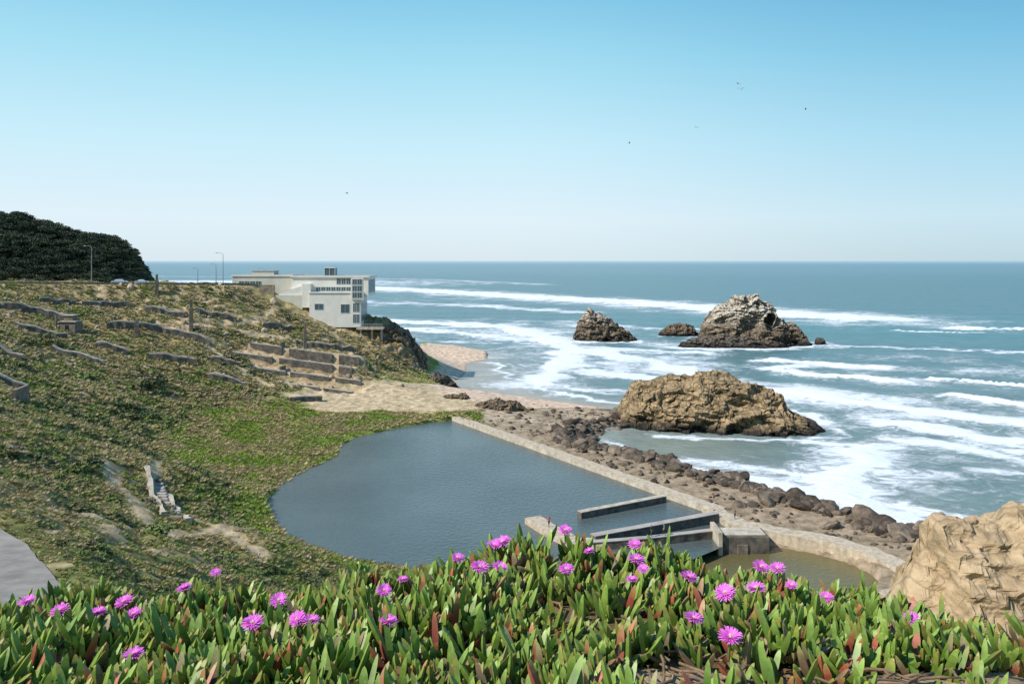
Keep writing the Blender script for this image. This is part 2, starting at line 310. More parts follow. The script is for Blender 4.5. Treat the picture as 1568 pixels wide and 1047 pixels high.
mp2=N(nt,'ShaderNodeMapping'); mp2.inputs['Scale'].default_value=(.35,.9,1); L(ge.outputs['Position'],mp2.inputs['Vector'])
n3_=N(nt,'ShaderNodeTexNoise'); n3_.inputs['Scale'].default_value=1; n3_.inputs['Detail'].default_value=6; L(mp2.outputs[0],n3_.inputs['Vector'])
bp=N(nt,'ShaderNodeBump'); bp.inputs['Strength'].default_value=.9; bp.inputs['Distance'].default_value=.6; L(n3_.outputs['Fac'],bp.inputs['Height'])
bp2=N(nt,'ShaderNodeBump'); bp2.inputs['Strength'].default_value=.6; bp2.inputs['Distance'].default_value=.5; L(mr.outputs[0],bp2.inputs['Height']); L(bp.outputs[0],bp2.inputs['Normal']); L(bp2.outputs[0],b.inputs['Normal'])
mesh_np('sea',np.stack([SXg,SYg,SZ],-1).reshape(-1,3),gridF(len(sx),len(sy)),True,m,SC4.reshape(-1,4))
# ---------------------------------------------------------------- pools
def poolmat(name,c,ru,sc):
    m,nt,b=mat_new(name); L=nt.links.new; ge=N(nt,'ShaderNodeNewGeometry')
    n=N(nt,'ShaderNodeTexNoise'); n.inputs['Scale'].default_value=.05; n.inputs['Detail'].default_value=5; L(ge.outputs['Position'],n.inputs['Vector'])
    r=N(nt,'ShaderNodeValToRGB'); r.color_ramp.elements[0].position=.3; r.color_ramp.elements[1].position=.7
    r.color_ramp.elements[0].color=(*[x*.85 for x in c],1); r.color_ramp.elements[1].color=(*[x*1.2 for x in c],1); L(n.outputs['Fac'],r.inputs[0]); L(r.outputs[0],b.inputs['Base Color'])
    b.inputs['Roughness'].default_value=ru; b.inputs['IOR'].default_value=1.33
    w=N(nt,'ShaderNodeTexNoise'); w.inputs['Scale'].default_value=sc; w.inputs['Detail'].default_value=5; L(ge.outputs['Position'],w.inputs['Vector'])
    bp=N(nt,'ShaderNodeBump'); bp.inputs['Strength'].default_value=.6; bp.inputs['Distance'].default_value=.22; L(w.outputs['Fac'],bp.inputs['Height']); L(bp.outputs[0],b.inputs['Normal']); return m
def polysheet(name,pts,z,mat,grow=1.5):
    c=Vector((sum(p[0] for p in pts)/len(pts),sum(p[1] for p in pts)/len(pts)))
    vs=[]
    for p in pts:
        v=Vector(p)-c; v=v*(1+grow/v.length); vs.append((c.x+v.x,c.y+v.y,z))
    me=bpy.data.meshes.new(name); me.from_pydata(vs,[],[tuple(range(len(vs)))]); me.materials.append(mat); o=link(bpy.data.objects.new(name,me)); 
    if me.polygons[0].normal.z<0: me.flip_normals()
    return o
polysheet('pool_water',POOL,3.0,poolmat('pool_water',(.09,.112,.108),.17,1.3),.9)
polysheet('pond_water',POOL2,1.75,poolmat('pond_water',(.14,.12,.05),.1,1.5),.9)
# ---------------------------------------------------------------- materials
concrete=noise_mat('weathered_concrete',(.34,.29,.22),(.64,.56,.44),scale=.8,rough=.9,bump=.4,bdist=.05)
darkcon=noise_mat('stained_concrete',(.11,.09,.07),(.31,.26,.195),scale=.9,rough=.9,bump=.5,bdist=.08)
wallcon=noise_mat('algae_and_shade_concrete',(.07,.06,.05),(.22,.19,.155),scale=.9,rough=.9,bump=.5,bdist=.08)  # algae tone on pool walls; on slope ruins it paints in shaded fronts
gravel=noise_mat('gravel_path',(.36,.29,.20),(.66,.55,.41),scale=1.3,rough=.95,bump=.4,bdist=.05)
asphalt=noise_mat('asphalt',(.045,.045,.048),(.075,.073,.07),scale=2,rough=.9,bump=.1,bdist=.01)
pathm=noise_mat('path_concrete',(.34,.30,.26),(.48,.43,.38),scale=.5,rough=.9,bump=.2,bdist=.03)
tarm=noise_mat('worn_path_surface',(.22,.20,.175),(.36,.32,.28),scale=.6,rough=.9,bump=.3,bdist=.04,detail=12)
def wallstrip(name,pts,w,zt,zb,mat,step=1.2,rag=.15,zfun=None):
    P=[Vector((*p[:2],0)) for p in pts]; S=[];
    for i in range(len(P)-1):
        n=max(1,int((P[i+1]-P[i]).length/step))
        for k in range(n): S.append(P[i].lerp(P[i+1],k/n))
    S.append(P[-1]); V=[];n=len(S)
    for i,p in enumerate(S):
        d=(S[min(i+1,n-1)]-S[max(i-1,0)]).normalized(); nn=Vector((-d.y,d.x,0))
        a=w/2+random.uniform(-rag,rag); c=w/2+random.uniform(-rag,rag)
        zz=(zfun(p.x,p.y) if zfun else 0); z1=zt+zz+random.uniform(-rag,rag)*.4; z0=zb+zz
        l=p+nn*a; r=p-nn*c
        V+=[(l.x,l.y,z0),(l.x,l.y,z1),(r.x,r.y,z1+random.uniform(-rag,rag)*.1),(r.x,r.y,z0)]
    F=[(i*4+k,i*4+(k+1)%4,(i+1)*4+(k+1)%4,(i+1)*4+k) for i in range(n-1) for k in range(3)]
    F+=[(3,2,1,0),tuple((n-1)*4+k for k in range(4))]
    me=bpy.data.meshes.new(name); me.from_pydata(V,[],F); me.materials.append(mat); me.update(); return link(bpy.data.objects.new(name,me))
wallstrip('sea_wall',[(-16,213),(34.8,132.5)],2.4,3.75,0,gravel,rag=.12)
wallstrip('sea_wall_kerb',[(-17.2,212.2),(33.4,131.6)],.5,3.95,1.5,concrete,rag=.05)
wallstrip('embankment_path',[(33.5,133.5),(35.5,126),(41.4,122.2),(46.9,118.6),(51,113.8),(53.2,108.3),(52,103),(46,97)],3.2,3.7,0,gravel,rag=.3)
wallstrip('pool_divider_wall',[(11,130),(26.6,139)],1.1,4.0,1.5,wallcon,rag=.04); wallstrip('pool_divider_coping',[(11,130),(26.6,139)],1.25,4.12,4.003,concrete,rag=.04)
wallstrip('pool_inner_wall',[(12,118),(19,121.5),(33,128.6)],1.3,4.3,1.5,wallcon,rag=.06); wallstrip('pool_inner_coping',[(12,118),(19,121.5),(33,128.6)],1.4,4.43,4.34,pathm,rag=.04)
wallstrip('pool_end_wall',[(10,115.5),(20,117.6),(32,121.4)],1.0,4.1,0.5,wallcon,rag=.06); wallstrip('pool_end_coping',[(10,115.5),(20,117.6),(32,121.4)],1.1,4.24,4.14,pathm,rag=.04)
wallstrip('concrete_platform',[(3.3,128),(6,122.5),(9.5,117),(13.5,116.6)],2.8,3.9,1,gravel,rag=.12)
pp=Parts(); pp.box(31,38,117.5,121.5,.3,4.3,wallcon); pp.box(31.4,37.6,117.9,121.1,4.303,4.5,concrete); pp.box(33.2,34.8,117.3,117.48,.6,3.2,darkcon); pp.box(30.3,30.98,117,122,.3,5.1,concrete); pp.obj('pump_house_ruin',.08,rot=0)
def drape(name,pts,w,mat,up=.08,step=1.5):
    P=[Vector(p) for p in pts];S=[]
    for i in range(len(P)-1):
        n=max(1,int((P[i+1]-P[i]).length/step))
        for k in range(n): S.append(P[i].lerp(P[i+1],k/n))
    S.append(P[-1]);V=[];n=len(S);K=7
    for i,p in enumerate(S):
        d=(S[min(i+2,n-1)]-S[max(i-2,0)]).normalized(); nn=Vector((-d.y,d.x)); jw=random.uniform(-.15,.15)
        for k in range(K):
            q=p+nn*((w+jw)*(k/(K-1)-.5)); V.append((q.x,q.y,float(H(q.x,q.y))+up))
    return mesh_np(name,V,gridF(K,n)[:, ::-1],True,mat)
drape('road',ROAD,9,asphalt,.1)
drape('footpath',PATH,5.2,tarm,.12)
wallstrip('road_parapet',[(-205,244),(-165,256.5),(-140,266.5),(-118,275.5),(-101,285),(-92,290)],.5,.75,-1.5,darkcon,rag=.05,zfun=lambda x,y:float(H(x,y)))
# ---------------------------------------------------------------- rocks
def rockmat(name,c1,c2,cwet,guano=0,scale=.35,warp=4,bd=.6,crack=.35):
    m=noise_mat(name,c1,c2,scale=scale,rough=.9,bump=1,bdist=bd,detail=13,stretch=(1,1,2.2)); nt=m.node_tree; L=nt.links.new; b=nt.nodes['Principled BSDF']
    src=b.inputs['Base Color'].links[0].from_socket; ge=N(nt,'ShaderNodeNewGeometry'); sp=N(nt,'ShaderNodeSeparateXYZ'); L(ge.outputs['Position'],sp.inputs[0])
    n=N(nt,'ShaderNodeTexNoise'); n.inputs['Scale'].default_value=.3; n.inputs['Detail'].default_value=7; L(ge.outputs['Position'],n.inputs['Vector'])
    ad=N(nt,'ShaderNodeMath',operation='MULTIPLY_ADD'); L(n.outputs['Fac'],ad.inputs[0]); ad.inputs[1].default_value=-4; L(sp.outputs['Z'],ad.inputs[2])
    mr=N(nt,'ShaderNodeMapRange'); mr.inputs['From Min'].default_value=-1.4; mr.inputs['From Max'].default_value=1.2; L(ad.outputs[0],mr.inputs['Value'])
    mx=N(nt,'ShaderNodeMixRGB'); L(mr.outputs[0],mx.inputs[0]); mx.inputs[1].default_value=(*cwet,1); L(src,mx.inputs[2]); out=mx.outputs[0]
    if guano:
        sn=N(nt,'ShaderNodeSeparateXYZ'); L(ge.outputs['Normal'],sn.inputs[0])
        up=N(nt,'ShaderNodeMapRange'); up.inputs['From Min'].default_value=.1; up.inputs['From Max'].default_value=.7; L(sn.outputs['Z'],up.inputs['Value'])
        m3=N(nt,'ShaderNodeMapRange'); m3.inputs['From Min'].default_value=guano; m3.inputs['From Max'].default_value=guano+8; m3.inputs['To Max'].default_value=.95; L(ad.outputs[0],m3.inputs['Value'])
        mu=N(nt,'ShaderNodeMath',operation='MULTIPLY'); L(up.outputs[0],mu.inputs[0]); L(m3.outputs[0],mu.inputs[1])
        g=N(nt,'ShaderNodeMixRGB'); L(mu.outputs[0],g.inputs[0]); L(out,g.inputs[1]); g.inputs[2].default_value=(.62,.55,.44,1); out=g.outputs[0]
    vo=N(nt,'ShaderNodeTexVoronoi'); vo.feature='DISTANCE_TO_EDGE'; vo.inputs['Scale'].default_value=scale*.7; 
    nz=N(nt,'ShaderNodeMapping'); nz.inputs['Scale'].default_value=(1,1,1.8); nz.inputs['Rotation'].default_value=(.3,.5,.2); wv=N(nt,'ShaderNodeVectorMath',operation='MULTIPLY_ADD'); L(n.outputs['Color'],wv.inputs[0]); wv.inputs[1].default_value=(warp,)*3; L(ge.outputs['Position'],wv.inputs[2]); L(wv.outputs[0],nz.inputs['Vector']); L(nz.outputs[0],vo.inputs['Vector'])
    mc=N(nt,'ShaderNodeMapRange'); mc.inputs['From Max'].default_value=.09; mc.inputs['To Min'].default_value=crack; L(vo.outputs['Distance'],mc.inputs['Value'])
    vs=N(nt,'ShaderNodeVectorMath',operation='SCALE'); L(out,vs.inputs[0]); L(mc.outputs[0],vs.inputs['Scale']); L(vs.outputs[0],b.inputs['Base Color']); return m
tanrock=rockmat('tan_rock',(.16,.115,.065),(.50,.36,.20),(.035,.03,.025))
darkrock=rockmat('dark_rock',(.07,.058,.045),(.22,.18,.135),(.025,.022,.02))
sealrock=rockmat('guano_rock',(.09,.07,.05),(.30,.225,.15),(.03,.026,.023),guano=6)
cliffrock=rockmat('cliff_rock',(.11,.085,.055),(.31,.225,.14),(.04,.033,.028))
sandstone=rockmat('sandstone',(.36,.25,.14),(.62,.46,.28),(.3,.2,.1),scale=1.5,warp=3,bd=.12,crack=.65)
def rock(name,prof,Yc,depth,mat,base=-2.0,nx=150,ny=90,amp=1.5,ns=6.0,p=2.2,q=1.6,seed=0,skew=0,step=1.6,sw=.12,hole=None,fine=.0):
    pr=np.array(prof,float); x0,x1=pr[0,0],pr[-1,0]
    u=np.linspace(0,1,nx); v=np.linspace(-1,1,ny); U,Vv=np.meshgrid(u,v)
    X=x0+(x1-x0)*U; e=np.clip(1-np.abs(2*U-1)**3.5,0,1)**.5
    Z=np.interp(X,pr[:,0],pr[:,1]); Y=Yc+Vv*depth*(.25+.75*e)+skew*(U-.5)
    cs=np.clip(1-np.abs(Vv)**p,0,1)**(1/q); Zz=base+(Z-base)*cs
    a=amp*np.clip(e*1.3,.25,1)
    n_=fbm(X/ns+seed,Y/ns,Zz/ns,o=6,ridged=True)-.5; n2=fbm(X/ns+31+seed,Y/ns,Zz/ns,o=6); n3=fbm(X/ns+71,Y/ns+seed,Zz/ns*1.8,o=6,ridged=True)-.5
    dip=Zz+.35*X*.4; st=(np.floor(dip/step+n2*1.5)-(dip/step+n2*1.5)+.5)*step
    f1=fbm(X/ns*3.1,Y/ns*3.1+seed,Zz/ns*3.1,o=4,ridged=True)-.5
    X2=X+n2*a*1.1+f1*fine*.5; Y2=Y+n3*a*1.5*np.sign(Vv+1e-6)*np.abs(Vv)**.5*1.2+st*sw*2*np.sign(-Vv)+f1*fine*np.sign(Vv+1e-6); Z2=Zz+n_*a*.9*cs+st*sw*cs+f1*fine*.8*cs
    V=np.stack([X2,Y2,Z2],-1).reshape(-1,3); F=gridF(nx,ny)
    if hole:      # natural arch: open both faces and line the tunnel
        hx,hz,rx,rz=hole; c=V[F].mean(1); kk=((c[:,0]-hx)/rx)**2+((c[:,2]-hz)/rz)**2<1; ys=c[kk][:,1]; F=F[~kk]
        y0,y1=ys.min()-.2,ys.max()+.2; K=28; L_=14; th=np.arange(K)/K*2*np.pi; o=len(V); T=[]
        for j in range(L_):
            t=j/(L_-1); w_=1.08+.12*np.sin(th*3+j)
            T.append(np.stack([hx+rx*np.cos(th)*w_+(hx/Yc)*0,np.full(K,y0+.8+(y1-y0-1.6)*t),hz+rz*np.sin(th)*w_],-1))
        V=np.concatenate([V]+T); T_=[[o+j*K+i,o+j*K+(i+1)%K,o+(j+1)*K+(i+1)%K,o+(j+1)*K+i] for j in range(L_-1) for i in range(K)]; F=np.concatenate([F,np.array(T_)])
    return mesh_np(name,V,F,False,mat)
rock('shore_rock',[(29,-2),(31,5),(33,8.4),(37,10.2),(45,12),(51,13.3),(57.5,13.2),(63,11.6),(69,9.5),(73,8.2),(75,4.5),(80,1.5),(84,-2)],222,15,tanrock,amp=3.2,ns=9,nx=320,ny=170,skew=-8,sw=.3,fine=1.1)
rock('shelf_rock',[(70,-2),(74,1.5),(80,2.4),(86,-2)],214,6,darkrock,amp=1,ns=3)
rock('seal_rock',[(101,-2),(104,10),(108,18),(113,22),(118,24),(124,26.5),(130,26),(136,23),(141,19),(145,13),(148,6),(152,-2)],432,15,sealrock,amp=5,ns=11,nx=260,ny=160,p=1.9,q=1.5,sw=.35,hole=(136.5,14.0,2.6,3.6),fine=1.6)
rock('seal_rock',[(86,-2),(90,2.5),(100,4.5),(112,6.5),(120,5),(130,4),(142,1.5),(146,-2)],418,9,darkrock,amp=2.5,ns=5,fine=.8)
rock('seal_rock',[(142,-2),(145,9),(150,11.5),(154,9),(158,4),(161,-2)],430,7,sealrock,amp=2.5,ns=5,seed=5,fine=.8)
rock('sea_stack',[(34,-2),(37,9),(40,14),(44,17.5),(49,15),(55,12),(62,7),(67,2),(74,-2)],452,11,sealrock,amp=3.8,ns=7,seed=9,p=1.7,q=1.4,sw=.35,fine=1.2)
rock('sea_stack',[(87,-2),(92,3),(97,6),(104,6.8),(110,4.5),(114,-2)],484,8,sealrock,amp=2.5,ns=5,seed=14,fine=.8)
rock('sea_stack',[(150,-1),(153,3.3),(157,3),(160,-1)],424,3,darkrock,amp=1,ns=3,seed=3,nx=50,ny=30)
rock('sea_stack',[(163,-1),(165,3.6),(168,3),(170,-1)],430,3,darkrock,amp=1,ns=3,seed=8,nx=50,ny=30)
rock('headland_cliff',[(-62,2),(-57,19.5),(-50,20.5),(-44,20),(-40,17),(-36,11.5),(-33,7),(-30,3),(-27,-1)],300,15,cliffrock,amp=4.5,ns=9,nx=240,ny=150,seed=2,base=0,p=3,q=1.5,sw=.3,fine=1.2)
rock('beach_rock',[(-32,0),(-30,4.2),(-27,5.3),(-24,4.3),(-21,2.5),(-19,-.5)],282,5,darkrock,amp=1.6,ns=4,nx=80,ny=50,base=0,fine=.4)
rock('beach_rock',[(-14,1),(-10,4.5),(-4,6.0),(2,5),(6,1)],224,4,cliffrock,amp=1.8,ns=3.5,nx=80,ny=50,base=1,seed=6,fine=.5)
rock('beach_rock',[(-24,1),(-20,5),(-14,5.5),(-11,1)],236,3,cliffrock,amp=1.6,ns=3,nx=60,ny=40,base=1,seed=16,fine=.4)
rock('sandstone_outcrop',[(8.7,30),(9.4,34.6),(10.0,36.6),(10.35,37.2),(10.75,37.5),(10.85,38.35),(11.8,38.5),(12.4,38.45),(13,38.7),(16,39.0),(20,39.4),(26,38),(30,30)],20.5,7.0,sandstone,base=28,amp=.5,ns=3.4,nx=380,ny=260,p=1.45,q=1.1,seed=11,step=.5,sw=.22,fine=.3)
# rubble
def blob(seed,n=2):
    import bmesh
    bm=bmesh.new(); bmesh.ops.create_icosphere(bm,subdivisions=n,radius=1); V=np.array([v.co[:] for v in bm.verts])
    d=1+.5*fbm(V[:,0]*1.1+seed*7,V[:,1]*1.1,V[:,2]*1.1,o=3); V=np.round(V*d[:,None]*2.6)/2.6*.35+V*d[:,None]*.65
    V[:,2]*=.72; F=np.array([[v.index for v in f.verts] for f in bm.faces]); bm.free(); return V,F
rubmat=noise_mat('rubble_stone',(.045,.037,.03),(.21,.16,.115),scale=.8,rough=.9,bump=.4,bdist=.1,island=.55)
rv=[]
for i in range(4):
    V,F=blob(i); rv.append(mesh_np('rubble_piece_%d'%i,V,F,False,rubmat,do_link=False))
def wallx(Y): return np.interp(Y,[95,108,118,125,133,211,222],[55,56.5,49.5,38,36,-13,-14])
RX=rng.uniform(-18,75,60000); RY=rng.uniform(100,250,60000); sd=sdpoly(RX,RY,SHORE)
ok=(RX>wallx(RY)+.5)&(sd>-3.5)&(RY<243); dens=np.where(sd<6,1.5*(RY<200)+.5*(RY>=200),.22*np.where(RY>185,.5,1))*sstep(-.3,.25,fbm(RX/9,RY/9,o=3)+.25*(sd<5))*np.where((RY>234)|((RX<5)&(RY>222)),.1,1)
ok&=rng.random(60000)<dens*.6
RX,RY,sd=RX[ok],RY[ok],sd[ok]; k=len(RX); s_=rng.lognormal(-.8,.6,k)*np.where(sd<6,1.1,.65); s_=np.clip(s_,.15,2.2)
scatter('shoreline_boulders',np.c_[RX,RY,np.maximum(H(RX,RY),-.4)+s_*.15],np.c_[s_*rng.uniform(.8,1.3,k),s_,s_*rng.uniform(.55,1,k)],rng.uniform(0,6.28,(k,3))*[.12,.12,1],rng.integers(0,4,k),rv)
# ---------------------------------------------------------------- scrub
def bushmesh(name,mat,n=150,ls=.16,flat=.65,core=True):
    V=[];F=[]
    lob=[(rng.normal(0,.35),rng.normal(0,.35),rng.uniform(.1,.5)) for _ in range(5)]
    for i in range(n):
        l=lob[i%5]; d=rng.normal(size=3); d/=np.linalg.norm(d); d[2]=abs(d[2]); p=np.array(l)+d*rng.uniform(.35,.6); p[2]*=flat
        a=rng.normal(size=3); a/=np.linalg.norm(a); b_=np.cross(a,d+rng.normal(size=3)*.5); b_/=np.linalg.norm(b_)+1e-6
        s=ls*rng.uniform(.6,1.4); o=len(V); V+=[p-a*s,p+b_*s*.6,p+a*s,p-b_*s*.6]; F.append([o,o+1,o+2,o+3])
    return mesh_np(name,V,F,False,mat,do_link=False)
def tuft(name,mat,n=40,h=1.0,w=.05):
    V=[];F=[]
    for i in range(n):
        r=rng.uniform(0,.45);t=rng.uniform(0,6.28);b0=np.array([r*math.cos(t),r*math.sin(t),-.1]); dr=np.array([math.cos(t),math.sin(t),0])*rng.uniform(.1,.7)
        hh=h*rng.uniform(.5,1); sdv=np.array([-math.sin(t+1),math.cos(t+1),0])*w
        o=len(V); V+=[b0-sdv,b0+sdv,b0+dr*.6*hh+[0,0,hh*.75]+sdv*.4,b0+dr*hh+[0,0,hh]]; F.append([o,o+1,o+2,o+3])
    return mesh_np(name,V,F,False,mat,do_link=False)
def leafm(name,c1,c2,isl=.4,sc=3):
    m=noise_mat(name,c1,c2,scale=sc,rough=.7,bump=0,island=isl,detail=3); return m
lm=[leafm('scrub_green',(.10,.14,.04),(.21,.26,.08)),leafm('scrub_olive',(.17,.16,.065),(.34,.295,.13)),leafm('scrub_dark',(.055,.075,.03),(.12,.14,.06)),leafm('scrub_grey',(.23,.19,.12),(.40,.33,.21))]
bv=[bushmesh('bush_%d'%i,lm[i%4],n=130) for i in range(8)]
tm=[leafm('grass_green',(.15,.20,.04),(.28,.34,.09)),leafm('grass_dry',(.32,.26,.12),(.53,.43,.23)),leafm('reed_green',(.16,.24,.035),(.33,.41,.08))]
tv=[tuft('tuft_%d'%i,tm[i],n=34) for i in range(3)]
def nobuild(X,Y):
    k=np.ones(len(X),bool)
    for a_,b_,y_,z_ in TER: k&=~((X>a_-1)&(X<b_+1)&(Y>y_-1.6)&(Y<y_+4.8))
    return k
WR=[[(-122,240),(-108,246),(-94,248)],[(-120,208),(-108,210)],[(-150,232),(-141,236),(-130,238)],[(-104,262),(-92,266)],[(-62,222),(-54,226)],[(-136,252),(-124,258)],[(-104,228),(-92,232)],[(-112,160),(-100,164)],[(-72,266),(-60,269),(-54,272)],[(-146,246),(-138,252)],[(-118,226),(-110,228)],[(-90,238),(-82,240)],[(-136,218),(-124,222)],[(-118,256),(-106,258)],[(-84,268),(-76,274)],[(-86,226),(-76,228)],[(-128,190),(-118,192)]]
NB=90000; BX=rng.uniform(-200,-10,NB); BY=rng.uniform(35,305,NB); hz=H(BX,BY)
clump=fbm(BX/12+3,BY/12,o=3); okb=(hz>6.5+2*clump)&(BX/BY>-.72)&(BX/BY<-.05)&(segdist(BX,BY,ROAD)>7)&(sdpoly(BX,BY,SAND)<-1)&(clump+.25*rng.normal(size=NB)>-.03+.13*(BY>215))
for t in TR: okb&=segdist(BX,BY,t)>1.6
for t in WR: okb&=segdist(BX,BY+1.5,t)>3
okb&=segdist(BX,BY,PATH)>4.0
okb&=(rng.random(NB)<np.clip((150/BY),.35,1.0)*.75)&(samp(BARE,BX,BY)<.4)&nobuild(BX,BY)
okb&=~((BX>-110)&(BX<-45)&(BY>283))&(sdpoly(BX,BY,SHORE)>14)
BX,BY,hz=BX[okb],BY[okb],hz[okb]; cb=clump[okb]; k=len(BX)
s_=rng.lognormal(-.5,.4,k)*np.clip(BY/140,.45,1.2)*(1+.6*(cb>.15)); green=rng.random(k)+.5*cb-.25*(BY>215)
idx=np.where(green>.8,2,np.where(green>.40,0,np.where(green>.1,1,3)))+4*rng.integers(0,2,k)
scatter('coastal_scrub',np.c_[BX,BY,hz-.1*s_],np.c_[s_,s_,s_*rng.uniform(.5,.95,k)],np.c_[np.zeros(k),np.zeros(k),rng.uniform(0,6.28,k)],idx,bv)
NB=115000; BX=rng.uniform(-170,-8,NB); BY=rng.uniform(35,290,NB); hz=H(BX,BY); sh=sdpoly(BX,BY,POOL)
okb=(hz>3.0)&(BX/BY>-.72)&(BX/BY<-.02)&(segdist(BX,BY,ROAD)>7)&(sdpoly(BX,BY,SAND)+6*fbm(BX/14,BY/14,o=3)<0)&(sh<0)&(samp(BARE,BX,BY)<.5)&nobuild(BX,BY)
for t in TR: okb&=segdist(BX,BY,t)>1.1
okb&=segdist(BX,BY,PATH)>2.8
okb&=(rng.random(NB)<np.clip(130/BY,.3,1))&~((BX>-110)&(BX<-45)&(BY>285))&(sdpoly(BX,BY,SHORE)>12)
BX,BY,hz=BX[okb],BY[okb],hz[okb]; k=len(BX); low=hz<6.0; g=fbm(BX/10+80,BY/10,o=3)+.2*rng.normal(size=k)
s_=rng.uniform(.35,.8,k)*np.clip(BY/110,.5,1.5); idx=np.where(low&(g>.02),2,np.where(g>.06+.18*(BY>205),0,1))
scatter('grass_tufts',np.c_[BX,BY,hz],np.c_[s_*1.2,s_*1.2,s_*.65],np.c_[np.zeros(k),np.zeros(k),rng.uniform(0,6.28,k)],idx,tv)
# cypress trees on the hill
cym=leafm('cypress_foliage',(.025,.037,.02),(.075,.095,.05),isl=.4,sc=1.2); bark=noise_mat('bark',(.05,.035,.025),(.12,.09,.06),scale=3)
def cypress(i):
    V=[];F=[];
    lob=[(rng.normal(0,1.3),rng.normal(0,1.3),rng.uniform(1.6,4.6)) for _ in range(9)]
    for j in range(900):
        l=lob[j%9]; d=rng.normal(size=3); d/=np.linalg.norm(d); p=np.array(l)+d*rng.uniform(.7,1.35)*[1.2,1.2,.6]
        a=rng.normal(size=3); a/=np.linalg.norm(a); b_=np.cross(a,rng.normal(size=3)); b_/=np.linalg.norm(b_)
        s=rng.uniform(.15,.34); o=len(V); V+=[p-a*s,p+b_*s*.6,p+a*s,p-b_*s*.6]; F.append([o,o+1,o+2,o+3])
    tp=Parts(); tp.tube([(0,0,-1),(.1,0,1.2),(.25,.1,2.6),(.2,.2,4)],[.3,.24,.17,.06],bark)
    for l in lob[:5]: tp.tube([(.15,0,1.2),(l[0]*.5,l[1]*.5,l[2]*.7),l],[.15,.1,.04],bark,5)
    tp.add(V,F,cym); return tp.obj('cypress_%d'%i,do_link=False)
cv=[cypress(i) for i in range(3)]
TX=rng.uniform(-330,-140,9000);TY=rng.uniform(298,400,9000); tz=H(TX,TY); okb=(segdist(TX,TY,ROAD)>10)&(tz>33)&(TX/TY<-.455)&(TX/TY>-.72)
TX,TY,tz=TX[okb],TY[okb],tz[okb]; sel=[]; 
for i in range(len(TX)):
    if all((TX[i]-TX[j])**2+(TY[i]-TY[j])**2>2.5**2 for j in sel): sel.append(i)
    if len(sel)>1600: break
TX,TY,tz=TX[sel],TY[sel],tz[sel];k=len(sel); s_=rng.uniform(.5,1.5,k)*np.clip((tz-28)/12,.45,1)*np.clip((-.44-TX/TY)*16,.35,1)
scatter('cypress_trees',np.c_[TX,TY,tz-1.2*s_],np.c_[s_,s_,s_*rng.uniform(.7,1.0,k)],np.c_[np.zeros(k),np.zeros(k),rng.uniform(0,6.28,k)],rng.integers(0,3,k),cv)
# ---------------------------------------------------------------- cliff-top restaurant
white=noise_mat('white_render',(.70,.66,.57),(.80,.76,.68),scale=.4,rough=.7,bump=.05,bdist=.02)
cream=noise_mat('cream_render',(.56,.52,.42),(.68,.63,.52),scale=.4,rough=.8,bump=.05,bdist=.02)
roofm=noise_mat('roof_felt',(.28,.26,.23),(.42,.40,.36),scale=.6,rough=.9,bump=.1)
m,nt,b=mat_new('window_glass'); b.inputs['Roughness'].default_value=.12; glass=m
nn_=N(nt,'ShaderNodeTexNoise'); nn_.inputs['Scale'].default_value=.6; rp=N(nt,'ShaderNodeValToRGB'); rp.color_ramp.elements[0].color=(.04,.065,.08,1); rp.color_ramp.elements[1].color=(.14,.20,.22,1); nt.links.new(nn_.outputs['Fac'],rp.inputs[0]); nt.links.new(rp.outputs[0],b.inputs['Base Color'])
trim=noise_mat('window_frame',(.5,.5,.48),(.6,.6,.57),scale=1,rough=.5,bump=0)
root=link(bpy.data.objects.new('clifftop_restaurant',None))
def child(o): o.parent=root; return o
def winrow(P,x0,x1,y,z0,z1,n,gap=.25,frame=.12):
    w=(x1-x0-gap*(n-1))/n
    for i in range(n):
        a=x0+i*(w+gap); P.box(a,a+w,y-.03,y+.1,z0,z1,glass)
        P.box(a-frame,a,y-.1,y+.05,z0-frame,z1+frame,trim); P.box(a+w,a+w+frame*.9,y-.1,y+.05,z0-frame,z1+frame,trim)
        P.box(a,a+w,y-.1,y+.05,z1,z1+frame,trim); P.box(a,a+w,y-.1,y+.05,z0-frame,z0,trim); P.box(a+w/2-.04,a+w/2+.04,y-.08,y-.035,z0,z1,trim)
def sidewin(P,x,y0,y1,z0,z1,n,gap=.3):
    w=(y1-y0-gap*(n-1))/n
    for i in range(n):
        a=y0+i*(w+gap); P.box(x-.05,x+.06,a,a+w,z0,z1,glass); P.box(x-.02,x+.1,a-.12,a,z0-.1,z1+.1,trim); P.box(x-.02,x+.1,a+w/2-.04,a+w/2+.04,z0,z1,trim)
A=Parts(); A.box(-102.5,-80.5,292,308,32,39.2,cream); A.box(-102.8,-80.2,291.7,308.3,39.2,39.75,white); A.box(-96.5,-88.5,296,302,39.75,41.0,cream); A.box(-96.7,-88.3,295.8,302.2,41.0,41.2,roofm); A.box(-102.4,-80.6,292.1,307.9,39.752,39.78,roofm)
winrow(A,-100,-92,292,35.8,37.4,4); child(A.obj('annex'))
B=Parts(); B.box(-80.5,-52.5,291,306,32.2,38.9,white); B.box(-80.8,-52.0,290.5,306.4,38.9,39.5,white); B.box(-80.3,-52.5,290.9,306.0,39.502,39.53,roofm)
B.box(-69.3,-65.6,295,299,39.53,42.2,glass); B.box(-69.5,-65.4,294.8,299.2,42.2,42.4,white); 
for xx in (-69.45,-67.5,-65.55): B.box(xx-.08,xx+.08,294.85,295.0,39.53,42.2,trim)
winrow(B,-64.0,-59.0,291,36.4,38.4,3); winrow(B,-71.5,-58.9,291,33.9,35.3,7); sidewin(B,-52.5,292,305,33.2,38.0,5); child(B.obj('upper_storeys'))
